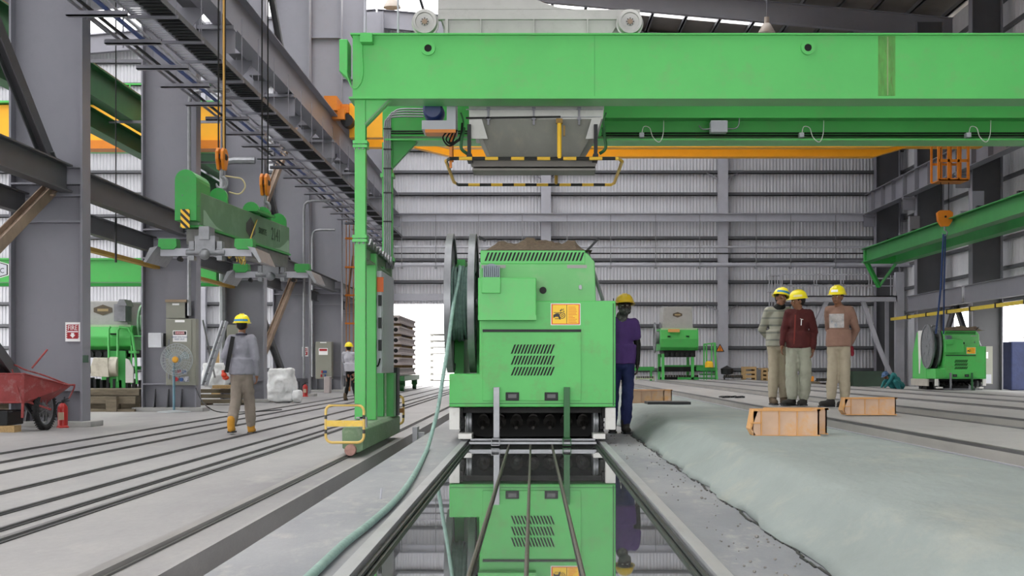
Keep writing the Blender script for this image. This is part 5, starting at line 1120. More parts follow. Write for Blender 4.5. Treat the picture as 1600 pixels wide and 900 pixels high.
# fire signs
def fire(px0, px1, py0, py1, Y, label):
    t = thing('fire_sign', label, 'sign', (PX((px0+px1)/2,Y), Y, PZ(py1,Y)), 'fire signs on the columns')
    w_ = px1-px0; h = py1-py0; cx = (px0+px1)/2
    MB().pbox(px0, px1, py0, py1, Y, Y+.008).build('plate', mark_w, t)
    m = MB(); n = 7
    u = w_*.86/2
    m.pbox(cx-u*.86, cx+u*.86, py0+h*.12, py0+h*.46, Y-.002, Y); m.pbox(cx-u*.86, cx+u*.86, py0+h*.52, py0+h*.86, Y-.002, Y)
    for i in range(n):
        for s in (-1, 1): m.prism([(PX(cx+s*u*.84,Y),PZ(py0+h*(.13+.72*i/n),Y)),(PX(cx+s*u*.84,Y),PZ(py0+h*(.13+.72*(i+.55)/n),Y)),(PX(cx+s*u,Y),PZ(py0+h*(.13+.72*(i+.55)/n)-s*h*.03,Y)),(PX(cx+s*u,Y),PZ(py0+h*(.13+.72*i/n)-s*h*.03,Y))], 'y', Y-.002, Y)
    m.build('red_field', mark_r, t)
    k = MB(); a = lambda q: PX(cx+q*w_,Y); b_ = lambda q: PZ(py0+q*h,Y)
    k.prism([(a(-.10),b_(.56)),(a(.10),b_(.56)),(a(.10),b_(.66)),(a(.19),b_(.66)),(a(0),b_(.82)),(a(-.19),b_(.66)),(a(-.10),b_(.66))], 'y', Y-.005, Y-.002).build('arrow', mark_w, t)
    text('FIRE', (b_(0)-b_(1))*.36, (a(0), Y-.006, b_(.30)), mark_w, t, sx=.78)
fire(102, 125, 503.5, 533.5, 23.85, 'red and white FIRE sign on the nearest column')
fire(472, 481.5, 542, 557, 47.85, 'red and white FIRE sign on the column by the bulk bag')
tag(MB().pbox(129, 138, 555, 566.5, 23.66, 23.675).build('green_label', M('label_green', '#2f4a3a', .5)), 'small green framed label on the flange of the nearest column', 'label')
# extinguishers
def ext(x_, y_, s, label):
    t = thing('fire_extinguisher', label, 'fire extinguisher', (x_, y_, 0), 'red fire extinguishers by the columns')
    MB().lathe([(0,0),(.105*s,0),(.105*s,.02*s),(.09*s,.035*s)], (x_, y_, 0), 'z', 20).lathe([(.085*s,.03*s),(.088*s,.32*s),(.08*s,.37*s),(.05*s,.41*s),(.03*s,.43*s)], (x_, y_, 0), 'z', 20).build('cylinder', red, t)
    MB().cyl((x_, y_, .42*s), (x_, y_, .46*s), .022*s, 10).bar((x_-.02, y_, .455*s), (x_+.12*s, y_, .47*s), .02, .012).bar((x_-.02, y_, .47*s), (x_+.11*s, y_, .51*s), .02, .012).build('valve', blackm, t)
    MB().tube(catmull([(x_-.02, y_, .44*s), (x_-.09*s, y_, .42*s), (x_-.12*s, y_, .3*s), (x_-.105*s, y_, .18*s)]), .012*s, 6).build('hose', black, t)
    MB().box(x_-.05*s, x_+.05*s, y_-.092*s, y_-.085*s, .14*s, .27*s).build('label_patch', M('ext_label', '#b8a58e', .5), t)
ext(PX(98,23.3), 23.3, .95, 'red fire extinguisher at the foot of the nearest column, beside the red cart')
ext(PX(477,47.0), 47.0, .95, 'red fire extinguisher at the foot of the column behind the bulk bag')
tag(MB().box(PX(506,53), PX(515,53), 53, 53.5, 0, .62).build('concrete_block', conc_slab, bevel=.02), 'upright concrete block below the far cabinet', 'block')
# cable from the fan column
tag(MB().tube(catmull([P(306, 606, 31.6), P(312, 620, 31.4), P(322, 634, 30.5), gp(345, 644, .012), gp(400, 643, .012), gp(440, 640, .012)]), .012, 6).build('floor_cable', blackm), 'thin dark cable trailing from the fan column across the floor', 'cable')
# ================================================================== RED CART
Yt = 22.3
t = thing('hand_cart', 'worn red two-wheeled cart at the left edge', 'cart', (PX(40,Yt), Yt, 0))
x = lambda p: PX(p, Yt-.2); z = lambda p: PZ(p, Yt-.2)
tub = MB().add([(x(-60),Yt-.45,z(630)),(x(46),Yt-.45,z(628)),(x(58),Yt+.3,z(630)),(x(-60),Yt+.3,z(634)),(x(-64),Yt-.5,z(583)),(x(49),Yt-.5,z(584)),(x(92),Yt+.42,z(603)),(x(-64),Yt+.42,z(586))], BF).build('tub', cart_red, t)
MB().tube([(x(-64),Yt-.5,z(583)),(x(49),Yt-.5,z(584)),(x(88),Yt+.3,z(602)),(x(97),Yt+.42,z(602))], .014, 8).tube([(x(-60),Yt-.47,z(629)),(x(48),Yt-.47,z(628))], .014, 8).build('tub_rim', cart_red, tub)
MB().tube(catmull([(x(-50),Yt-.1,z(570)),(x(10),Yt-.15,z(568)),(x(40),Yt-.2,z(578)),(x(60),Yt,z(586)),(x(90),Yt+.35,z(602)),(x(97),Yt+.4,z(604)),(x(88),Yt+.4,z(624))]), .013, 8).build('push_bar', cart_red, t)
MB().tube([(x(67),Yt,z(546)),(x(50),Yt-.2,z(575))], .016, 8).tube([(x(28),Yt-.45,z(577)),(x(44),Yt-.5,z(628))], .010, 8).build('handle_rod', cart_red, t)
MB().bar((x(46),Yt-.45,z(600)), (x(44),Yt-.45,z(652)), .035, .035).build('prop_leg', cart_red, t)
for yy in (0.0,):
    for xx in (69.5,):
        wx = PX(69.5, Yt+.1)
        # wheel plane turned so its face shows: axis leans from x toward the camera
        rot = Matrix.Rotation(R(-7), 3, 'Z')
        def wv(mb): 
            mb.v = [tuple(Vector((wx, Yt+.1, .345))+rot @ Vector(v)) for v in mb.v]; return mb
        wheel = wv(MB().tube([(0.0, .295*math.cos(a), .295*math.sin(a)) for a in [q*math.pi/16 for q in range(32)]], .048, 10, closed=True)).build('tyre', rubber, t)
        m = MB()
        for q in range(44):
            a = q*2*math.pi/44; m.box(-.045, .045, .338*math.cos(a)-.009, .338*math.cos(a)+.009, .338*math.sin(a)-.009, .338*math.sin(a)+.009)
        wv(m).build('tread', rubber, wheel)
        wv(MB().ring((0,0,0), 'x', .262, .24, .05, 32)).build('rim', galv, wheel)
        m = MB().cyl((-.06,0,0), (.06,0,0), .03, 12)
        for q in range(18):
            a = q*2*math.pi/18; m.cyl(((-1)**q*.03, .028*math.cos(a+.4), .028*math.sin(a+.4)), (0, .245*math.cos(a), .245*math.sin(a)), .0035, 5)
        wv(m).build('spokes', galv, wheel)
MB().bar((x(44),Yt-.35,z(626)), (PX(78,Yt),Yt+.05,.33), .02, .03).bar((x(52),Yt+.3,z(622)), (PX(66,Yt),Yt+.25,.36), .02, .03).build('axle_arm', cart_red, t)
w2 = MB().tube([(x(-70), Yt+.1+.295*math.cos(a), .345+.295*math.sin(a)) for a in [q*math.pi/16 for q in range(32)]], .048, 10, closed=True).build('tyre', rubber, t)
tag(MB().box(PX(-60,21.8), PX(15,21.8), 21.7, 22.4, .1, .33).box(PX(-40,21.8), PX(22,21.8), 21.75, 22.3, .3, .33).build('black_box', blackm, bevel=.015), 'black box sitting on a timber below the red cart', 'box')
tag(MB().box(PX(-30,21.7), PX(24,21.7), 21.65, 21.95, 0, .10).build('timber_block', wood), 'brown timber under the black box at the left edge', 'block')
# ================================================================== ORANGE CRATES
def crate(x0, x1, y, z0, h, d, label, grey=False):
    t = thing('steel_crate', label, 'crate', ((x0+x1)/2, y+d/2, z0), 'orange-painted steel end forms')
    w_ = x1-x0; mt = ornwood if not grey else M('crate_dusty', '#b38f77', .7, var=.12, scale=5, dirt='#a39a92', dscale=8, damt=.9); e = .014; pm = M('crate_panel', '#bfa188', .75, var=.1, scale=4, dirt='#cf9544', dscale=5, damt=.85)
    MB().box(x0+.05*w_, x1, y, y+e, z0, z0+h).box(x0+.05*w_, x1, y+d-e, y+d, z0, z0+h).parts('side_panel', pm, t)
    MB().box(x1-e, x1, y, y+d, z0, z0+h).build('end_panel', pm, t)
    MB().prism([(x0+.05*w_, z0+h), (x0+.12*w_, z0+h), (x0+.02*w_, z0+.28*h), (x0, z0+.28*h)], 'y', y, y+d).prism([(x0, z0+.28*h), (x0+.02*w_, z0+.28*h), (x0+.1*w_, z0), (x0+.06*w_, z0)], 'y', y, y+d).build('sloped_end', mt, t)
    MB().box(x0+.05*w_, x1+.01, y-.012, y+.03, z0+h-.012, z0+h+.004).box(x0+.05*w_, x1+.01, y+d-.03, y+d+.012, z0+h-.012, z0+h+.004).box(x0+.06*w_, x1+.01, y-.012, y+d+.012, z0, z0+.012).box(x1-.02, x1+.014, y-.012, y+d+.012, z0+h-.012, z0+h+.004).build('flange', mt, t)
    for q in (.16, .42, .68): MB().box(x0+q*w_-.005, x0+q*w_+.005, y-.012, y, z0+.01, z0+h-.01).build('rib', mt, t)
    MB().box(x0, x0+.16*w_, y-.012, y, z0+h*.48, z0+h*.53).build('rib', mt, t)
    return t
Yq = 11.9
crate(PX(1172,Yq), PX(1280,Yq), Yq, .426, .225, .22, 'orange steel crate nearest the camera on the tarpaulin, front one')
crate(PX(1188,Yq+.3)+.03, PX(1292,Yq+.3), Yq+.3, .426, .225, .2, 'orange steel crate just behind the nearest one on the tarpaulin')
Yq = 16.9
crate(PX(1316,Yq), PX(1400,Yq), Yq, .432, .205, .22, 'orange steel crate on the bed before the man with folded arms')
crate(PX(975,22.8), PX(1036,22.8), 22.6, .426, .20, .22, 'dusty orange crate beside the man in purple, nearer one', True)
crate(PX(975,23.6), PX(1047,23.6), 23.3, .426, .20, .22, 'orange crate beside the man in purple, farther one')
tag(MB().box(PX(1009,22), PX(1075,22), 21.6, 22.3, .426, .470).build('black_mat', blackm), 'black flat slab on the tarpaulin before the dusty crates', 'slab')
m = MB(); random.seed(9)
for i in range(14): px = 1125+i*2.6; m.bar(gp(px, 620+random.uniform(-.5, .7), .43), gp(px+3, 620+random.uniform(-.7, .7), .44), .05, .03)
tag(m.build('cable_scrap', blackm), 'dark scraps of cable lying on the bed behind the tarpaulin', 'scrap', kind='stuff')
# ================================================================== SLAB STACK OUTSIDE AND YARD
t = thing('slab_trolley', 'dark green trolley carrying the stack of hollow slabs by the doorway', 'trolley', (-6, 59, 0))
MB().box(-6.75, -5.15, 56.3, 63.8, .42, .62).build('frame', green_dk, t)
for y in (57, 62.9):
    for x_ in (-6.5, -5.3): MB().lathe([(0,-.08),(.2,-.08),(.2,.08),(0,.08)], (x_, y, .2), 'x', 16).build('wheel', green_dk, t); MB().box(x_-.12, x_+.12, y-.15, y+.15, .2, .45).build('wheel_fork', green_dk, t)
for i in range(6):
    z0 = .64+i*.42; s = thing('hollow_slab', 'pale hollow-core concrete slab, '+['lowest', 'second from below', 'third from below', 'third from the top', 'second from the top', 'topmost'][i]+' in the doorway stack', 'concrete slab', (-5.95, 60, z0), 'hollow-core slabs stacked on the trolley')
    x0, x1 = -6.6, -5.32; y0, y1 = 56.3, 63.9
    MB().prism([(x0,z0),(x1,z0),(x1,z0+.06),(x1-.06,z0+.12),(x1-.06,z0+.20),(x1-.01,z0+.26),(x1-.01,z0+.31),(x0+.01,z0+.31),(x0+.01,z0+.26),(x0+.06,z0+.20),(x0+.06,z0+.12),(x0,z0+.06)], 'y', y0, y1).build('body', conc_slab, s)
    for k in range(5): MB().cyl((x0+.17+k*.235, y0-.01, z0+.155), (x0+.17+k*.235, y0+.02, z0+.155), .085, 14).build('core_hole', black, s)
    for y in (57.3, 62.8): MB().box(x0+.05, x1-.05, y, y+.1, z0+.31, z0+.42 if i < 5 else z0+.33).build('bearer', wood, s)
for j, (x_, y_, n) in enumerate(((-6.2, 98, 8), (-11, 104, 9), (-2.8, 112, 7), (36, 92, 6))):
    t = thing('yard_slab_stack', ['stack of slabs in the bright yard, nearest through the doorway', 'stack of slabs in the bright yard, left one', 'stack of slabs in the bright yard, farthest one', 'stack of slabs in the bright yard at the far right'][j], 'slab stack', (x_, y_, 0), 'slab stacks in the yard')
    for i in range(n): MB().box(x_-1.2, x_+1.2, y_, y_+6, .1+i*.45, .4+i*.45).build('slab', white, t)
    MB().box(x_-1, x_-.8, y_+.5, y_+.8, 0, n*.45-.1).box(x_+.8, x_+1, y_+.5, y_+.8, 0, n*.45-.1).parts('bearer', white, t)
for j in range(4):
    t = thing('yard_slab_stack', 'pale slab stack outside the right opening, number %s from the doorway edge' % ['first', 'second', 'third', 'fourth'][j], 'slab stack', (26+3.2*j, 70, 0), 'slab stacks in the yard')
    for i in range(7): MB().box(25+3.2*j, 27.6+3.2*j, 68, 74, .1+i*.4, .36+i*.4).build('slab', white, t)
    MB().box(25.4+3.2*j, 25.6+3.2*j, 68.5, 68.8, 0, 2.7).build('bearer', wood, t)
o = MB().box(20.1, 23.5, 59.2, 62, 0, 2.05).build('tarped_stack', M('tarp_navy', '#1f2a4d', .7, var=.2, scale=3, bump=.5, bscale=6), bevel=.05); tag(o, 'stack under a dark navy tarpaulin in the right opening', 'covered stack')
# ================================================================== LAMPS
def lamp(px, pyb, Y, label, r=.2):
    xx = PX(px, Y); zz = PZ(pyb, Y); t = thing('high_bay_lamp', label, 'lamp', (xx, Y, zz), 'hanging high bay lamps')
    MB().lathe([(r,0),(r,.03),(r*.45,r*1.1),(r*.3,r*1.2),(r*.3,r*1.9),(0,r*1.95)], (xx, Y, zz), 'z', 20).build('shade', M('lamp_shade', '#bdb2a8', .4), t)
    MB().lathe([(0,.01),(r*.9,.01),(r*.9,.02),(0,.02)], (xx, Y, zz), 'z', 20).build('glass', M('lamp_glass', '#e4e2dc', .2), t)
    MB().cyl((xx, Y, zz+r*1.9), (xx, Y, RZ(xx)-.3), .02, 6).build('stem', steel, t)
lamp(612.5, 12.5, 44, 'cream high bay lamp above the left end of the green gantry', .27)
lamp(1198, 52, 60, 'cream high bay lamp above the green beam at the right', .36)

# rusty access ladder seen left of the gantry leg
t = thing('access_ladder', 'rust-orange caged ladder just left of the green gantry leg', 'ladder', (PX(545,55.6), 55.6, 0))
for px in (541, 546, 552): MB().pbox(px-.6, px+.6, 345, 560, 57.2, 57.26).build('rail', M('ladder_rust', '#a8703a', .7), t)
for py in (372, 417, 461, 505): MB().pbox(539, 555, py-1, py+1.5, 57.1, 57.4).build('hoop', orange, t)
MB().bar(P(541, 480, 57.3), P(552, 400, 57.3), .08, .08).build('brace_bar', rusty, t)
MB().bar((PX(546,57.2), 57.23, 0), (PX(546,57.2), 57.23, 1.6), .06, .06).build('rail', M('ladder_rust'), t)
# ================================================================== PEOPLE
def cloth(n, c, **k): 
    k.setdefault('bump', .3); k.setdefault('bscale', 14); k.setdefault('var', .1); k.setdefault('scale', 6)
    return M(n, c, .85, **k)
FOLD = bpy.data.textures.new('folds', 'CLOUDS'); FOLD.noise_scale = .09
def skinned(mb, name, mat, parent, vox=.011, disp=0, it=3):
    o = mb.build(name, mat, parent)
    r = o.modifiers.new('r', 'REMESH'); r.mode = 'VOXEL'; r.voxel_size = vox; r.use_smooth_shade = True
    s = o.modifiers.new('s', 'SMOOTH'); s.iterations = it
    if disp:
        d = o.modifiers.new('d', 'DISPLACE'); d.texture = FOLD; d.strength = disp; d.mid_level = .5; d.texture_coords = 'LOCAL'
    return o
def person(label, loc, face, J, skinm, shirt, trousers, boots, helmet=hi_yel, head_turn=0, head_tilt=0, head_nod=0, sleeves='long', s=1.0, extra=None, bag_leg=1.0, shirt_low=.865):
    """J: joints in the person's own frame, facing -y, metres for a 1.7 m figure"""
    t = thing('person', label, 'person', loc)
    O = Vector(loc); rz = Matrix.Rotation(R(face), 3, 'Z')
    D = dict(pel=(0,0,.93), chest=(0,0,1.24), neck=(0,.01,1.43), head=(0,-.01,1.59), shL=(.175,.0,1.385), shR=(-.175,.0,1.385), elL=(.23,.02,1.11), elR=(-.23,.02,1.11),
             wrL=(.24,-.05,.87), wrR=(-.24,-.05,.87), hpL=(.09,0,.90), hpR=(-.09,0,.90), knL=(.10,-.02,.49), knR=(-.10,-.02,.49), anL=(.11,.02,.09), anR=(-.11,.02,.09))
    D.update(J); V = {k: Vector((v[0]*(.87 if k not in ('head', 'neck', 'chest', 'pel') else 1), v[1], v[2])) for k, v in D.items()}
    def T(v): return O+rz @ (Vector(v)*s)
    def cap(mb, a, b, r1, r2=None): mb.cap(T(a), T(b), r1*s, (r1 if r2 is None else r2)*s)
    def ell(mb, c, r, m=None):
        q = rz if m is None else rz @ m; mb.ell(T(c), tuple(i*s for i in r), rot=q)
    HR = Euler((R(head_nod), R(head_tilt), R(head_turn))).to_matrix(); hc = V['head']
    def H(v): return hc+HR @ Vector(v)
    # ---- body
    b = MB()
    up = (V['chest']-V['pel']).normalized()
    ell(b, V['pel'], (.125,.085,.12)); ell(b, (V['pel']+V['chest'])/2, (.125,.09,.17)); ell(b, V['chest'], (.145,.105,.18))
    cap(b, V['shL'], V['shR'], .06); cap(b, V['neck']-Vector((0,0,.05)), H((0,.01,-.06)), .056, .052)
    for L_ in 'LR':
        cap(b, V['sh'+L_], V['el'+L_], .050, .040); cap(b, V['el'+L_], V['wr'+L_], .040, .027)
        cap(b, V['hp'+L_], V['kn'+L_], .072, .056); cap(b, V['kn'+L_], V['an'+L_], .055, .04); cap(b, V['an'+L_], V['an'+L_]+(Vector(J['to'+L_]).normalized() if 'to'+L_ in J else Vector((0,-1,0)))*.09+Vector((0,0,-.045)), .038, .026)
        # hand: palm and five fingers
        wr, el = V['wr'+L_], V['el'+L_]; d = (wr-el).normalized(); sd = -1 if L_ == 'L' else 1
        n = Vector((sd, 0, 0)); n = (n-d*n.dot(d)).normalized(); f = d.cross(n).normalized()
        if f.y > 0: f = -f
        pc = wr+d*.055; cap(b, wr, wr+d*.03, .024, .026)
        for k in range(4): 
            o_ = f*(.027-.018*k); cap(b, wr+d*.03+o_*.7, wr+d*.085+o_, .012, .011)
            ln = (.036, .042, .038, .030)[k]
            m1 = wr+d*(.085+ln)+o_*1.05+n*.012; m2 = m1+(d*.6+n*.8).normalized()*ln*.8
            cap(b, wr+d*.085+o_, m1, .0098, .009); cap(b, m1, m2, .009, .0075)
        th = wr+d*.02+f*.022; t1 = th+(d*.6+f*.8).normalized()*.045; t2 = t1+(d*.9+f*.2+n*.2).normalized()*.032
        cap(b, th, t1, .014, .012); cap(b, t1, t2, .0115, .009)
    # head
    hq = HR
    ell(b, H((0,.015,.02)), (.073,.092,.098), hq); ell(b, H((0,-.028,-.035)), (.056,.060,.075), hq); ell(b, H((0,-.045,-.085)), (.028,.028,.026), hq)
    cap(b, H((0,-.086,.012)), H((0,-.106,-.028)), .009, .0135); ell(b, H((0,-.088,-.060)), (.021,.010,.009), hq); ell(b, H((0,-.08,.02)), (.052,.016,.012), hq)
    for sx in (-1, 1): ell(b, H((sx*.074,.012,-.012)), (.010,.020,.032), hq); ell(b, H((sx*.036,-.058,-.03)), (.022,.022,.02), hq)
    body = skinned(b, 'body', skinm, t, .0085, it=2)
    e = MB(); p_ = MB()
    for sx in (-1, 1):
        ell(e, H((sx*.028,-.082,.003)), (.013,.008,.0075), hq); ell(p_, H((sx*.028,-.0885,.003)), (.0058,.004,.0062), hq); cap(p_, H((sx*.016,-.092,.021)), H((sx*.042,-.084,.022)), .004, .003)
    e.build('eyes', eyew, body); cap(p_, H((-.02,-.0945,-.0605)), H((.02,-.0945,-.0605)), .0028)
    p_.build('brows_and_lips', hair, body)
    hh = MB(); ell(hh, H((0,.028,.022)), (.080,.094,.097), hq)
    hh.v = [v for v in hh.v]; hb = hh.build('hair', hair, t)
    # ---- helmet
    hp = MB(); Q = T(H((0,.012,.045))); prof = [(.122,-.005),(.126,.012),(.118,.04),(.104,.075),(.078,.103),(.04,.118),(.0005,.122)]
    n_ = 24; vs = []; fs = []
    RR = rz @ HR
    for r_, h_ in prof:
        for j in range(n_): a = 2*math.pi*j/n_; vs.append(Q+RR @ Vector((r_*math.cos(a)*.94, r_*math.sin(a)*1.12, h_))*s)
    for i in range(len(prof)-1):
        for j in range(n_): fs.append((i*n_+j, i*n_+(j+1) % n_, (i+1)*n_+(j+1) % n_, (i+1)*n_+j))
    fs.append(tuple((len(prof)-1)*n_+j for j in range(n_))); hp.add(vs, fs)
    hp.sm = True; he = hp.build('helmet', helmet, t); m_ = he.modifiers.new('s', 'SOLIDIFY'); m_.thickness = .005
    bb = MB(); vs = []; fs = []
    for k, (rr, zz) in enumerate(((.118,.004), (.142,-.006), (.142,-.011), (.116,-.004))):
        for j in range(n_):
            a = 2*math.pi*j/n_; ex = (.035 if k in (1, 2) else 0)*max(0, -math.sin(a))**2; vs.append(Q+RR @ Vector(((rr+ex*.2)*math.cos(a)*.94, (rr+ex)*math.sin(a)*1.1, zz-ex*.25))*s)
    for k in range(4):
        for j in range(n_): fs.append((k*n_+j, k*n_+(j+1) % n_, ((k+1) % 4)*n_+(j+1) % n_, ((k+1) % 4)*n_+j))
    bb.add(vs, fs); bb.sm = True; bb.build('brim', helmet, he)
    rd = MB()
    for ox in (-.022, 0, .022): rd.tube([Q+RR @ Vector((ox, 1.12*.117*math.cos(a), .006+.119*math.sin(a)))*s for a in [R(25+13*q) for q in range(11)]], .007*s, 6)
    rd.build('ridge', helmet, he)
    # ---- shirt
    if shirt:
        c = MB(); lo = V['pel']+Vector((0,0,shirt_low-.93))
        ell(c, V['chest']+Vector((0,0,.01)), (.160,.125,.20)); ell(c, (V['pel']+V['chest'])/2, (.150,.118,.20)); 
        n_2 = 20; tq = []
        for zz, kx in ((shirt_low, 1.0), (shirt_low+.10, 1.0), (shirt_low+.24, .96)):
            f_ = (zz-.93)/.31; cc = V['pel']+(V['chest']-V['pel'])*f_
            tq += [T(cc+Vector((.188*kx*math.cos(2*math.pi*j/n_2), .150*kx*math.sin(2*math.pi*j/n_2), 0))) for j in range(n_2)]
        c.add(tq, [(i*n_2+j, i*n_2+(j+1) % n_2, (i+1)*n_2+(j+1) % n_2, (i+1)*n_2+j) for i in range(2) for j in range(n_2)]+[tuple(range(n_2))[::-1], tuple(2*n_2+j for j in range(n_2))])
        cap(c, V['shL']+Vector((-.02,0,-.005)), V['shR']+Vector((.02,0,-.005)), .072)
        cap(c, V['neck']-Vector((0,0,.03)), V['neck']+Vector((0,0,.0)), .075, .068)
        for L_ in 'LR':
            if sleeves == 'long': cap(c, V['sh'+L_], V['el'+L_], .070, .058); w_ = V['wr'+L_]; cap(c, V['el'+L_], w_+(V['el'+L_]-w_)*.06, .057, .040)
            else: cap(c, V['sh'+L_], V['sh'+L_]*.42+V['el'+L_]*.58, .072, .066)
        so = skinned(c, 'shirt', shirt, t, .012, .022)
    # ---- trousers
    c = MB(); ell(c, V['pel']+Vector((0,0,.02)), (.150,.110,.12)); ell(c, V['pel']-Vector((0,0,.06)), (.154,.116,.11))
    for L_ in 'LR':
        k_ = bag_leg; an = V['an'+L_]+(V['kn'+L_]-V['an'+L_])*.12
        cap(c, V['hp'+L_]-Vector((0,0,.03)), V['kn'+L_], .092*k_, .082*k_); cap(c, V['kn'+L_], an+(V['kn'+L_]-an)*.25, .082*k_, .078*k_); cap(c, an+(V['kn'+L_]-an)*.25, an, .078*k_, .068*k_)
    skinned(c, 'trousers', trousers, t, .013, .028)
    for L_ in 'LR':
        a = V['an'+L_]; c = MB(); toe = (Vector(J['to'+L_]) if 'to'+L_ in J else Vector((.02 if L_ == 'L' else -.02, -1, 0))).normalized()
        cap(c, a+Vector((0,0,.10)), a, .058, .058); cap(c, a-Vector((0,0,.035)), a-Vector((0,0,.045))+toe*.15, .048, .042); cap(c, a-toe*.02-Vector((0,0,.04)), a-Vector((0,0,.04))+toe*.06, .05, .052)
        bo = skinned(c, 'boot', boots, t, .012)
        sl = MB(); qs = []; u = Vector((-toe.y, toe.x, 0))
        for dx, dy in ((-.05,-.045),(-.05,.045),(.14,.055),(.19,.03),(.19,-.03),(.14,-.055)): qs.append(a+toe*dx+u*dy)
        vs = [T((q.x,q.y,q.z-.09)) for q in qs]+[T((q.x,q.y,q.z-.068)) for q in qs]; sl.add(vs, [tuple(range(6))[::-1], tuple(range(6, 12))]+[(i, (i+1) % 6, 6+(i+1) % 6, 6+i) for i in range(6)])
        sl.build('sole', blackm, bo)
    return t, T, H, V, rz, HR, he
tan_boot = cloth('boot_tan', '#b8842a'); drk_boot = cloth('boot_dark', '#2c2927'); brn_boot = cloth('boot_brown', '#5c4d3c')
khaki = cloth('trouser_taupe', '#83796f'); beige = cloth('trouser_beige', '#a79c88'); greyg = cloth('trouser_greygreen', '#9fa091'); navy = cloth('trouser_navy', '#1c2554')
def sticker(T, H, HR, rz, he, ang, col, w_=.05, z0=.045, h=.028, up=.0):
    m = MB(); n = 6
    for i in range(n):
        a0 = R(ang)+(i/n-.5)*w_/.05; a1 = R(ang)+((i+1)/n-.5)*w_/.05
        def q(a, z, rr=.125): 
            r_ = .1325-max(0, z-.012)*.38; return T(H((r_*.945*math.sin(a), .012-r_*1.125*math.cos(a), .045+z)))
        m.add([q(a0, z0-.03), q(a1, z0-.03), q(a1, z0-.03+h), q(a0, z0-.03+h)], [(0,1,2,3)])
    m.build('helmet_band', col, he)
# walking man, seen from behind (faces +y)
J = dict(head=(0,-.03,1.585), elL=(.25,.05,1.10), wrL=(.245,-.03,.86), shL=(.17,0,1.385), elR=(-.27,.06,1.13), wrR=(-.20,-.10,.90), knL=(.105,-.10,.50), anL=(.13,-.12,.09), knR=(-.09,.02,.49), anR=(-.13,.20,.115), hpL=(.08,0,.9), hpR=(-.08,0,.9))
loc = gp(377, 678, 0)
gs = cloth('shirt_grey', '#85858f')
# facing away: his right hand is on the right of the photo, so swap the listed arms
A = person('man in grey shirt and yellow helmet walking away on the left floor', (loc.x, 21.2, 0), 180, {k.replace('L', '#').replace('R', 'L').replace('#', 'R') if k[:2] != 'he' else k: ((-v[0], v[1], v[2]) if k[:2] != 'he' else v) for k, v in J.items()}, skin, gs, khaki, tan_boot, s=1.03)
t, T, H, V, rz, HR, he = A
sticker(T, H, HR, rz, he, 180, mark_b if False else M('sticker_blue', '#2f7fae', .5), .10, .045, .03)
m = MB(); m.cap(T((-.0,.08,1.45)), T((.0,.08,1.45)), .07, .07)
MB().bar(T((.10,.125,1.42)), T((.155,.135,1.12)), .06, .02, up=(0,1,0)).bar(T((.155,.135,1.13)), T((.20,.11,.90)), .055, .03, up=(0,1,0)).build('shoulder_strap', black, t)
MB().ring(T((0,.01,1.452)), 'z', .085, .06, .03, 20).build('collar', cloth('collar_dark', '#33303e'), t)
o = MB().ell(T((.235,.10,.86)), (.045,.05,.04)).ell(T((.215,.08,.82)), (.05,.045,.035)).bar(T((.25,.09,.93)), T((.23,.1,.8)), .04, .04).build('red_radio', M('radio_red', '#c23a1d', .5)); tag(o, 'red-orange hand tool held at the walking man\'s left side', 'tool')
# man in purple beside the machine, facing the camera
loc = Vector((1.13, 17.9, .165))
purple = cloth('shirt_purple', '#4a2f6b'); dskin = M('skin_dark', '#2f211c', .5, var=.1)
J = dict(head=(.03,-.04,1.575), shL=(.17,0,1.37), elL=(.225,.02,1.10), wrL=(.215,-.06,.86), elR=(-.22,.05,1.1), wrR=(-.2,-.05,.9), knL=(.075,-.03,.49), anL=(.045,-.02,.09), knR=(-.12,.1,.50), anR=(-.13,.16,.09), toL=(.15,-1,0))
A = person('man in purple t-shirt and blue trousers half hidden behind the machine', (loc.x, loc.y, loc.z), 0, J, dskin, purple, navy, drk_boot, helmet=hi_dk, sleeves='short', s=1.02, bag_leg=.92, head_nod=-8)
t, T, H, V, rz, HR, he = A
m = MB(); m.ell(T(H((0,-.02,-.055))), (.078,.09,.062)); m.cap(T(V['neck']+Vector((0,-.02,.03))), T(V['neck']+Vector((0,-.05,-.06))), .075, .055); skinned(m, 'neck_scarf', cloth('scarf', '#3d3f3c', dirt='#8c8d86', dscale=25, damt=.9), t, .01, .015)
m = MB(); m.cap(T(V['shL']*.3+V['elL']*.7), T(V['elL']), .047, .045); m.cap(T(V['elL']), T(V['wrL']), .044, .031); skinned(m, 'arm_sleeve', black, t, .009)
m = MB(); m.cap(T(V['shR']*.3+V['elR']*.7), T(V['elR']), .047, .045); m.cap(T(V['elR']), T(V['wrR']), .044, .031); skinned(m, 'arm_sleeve', black, t, .009)
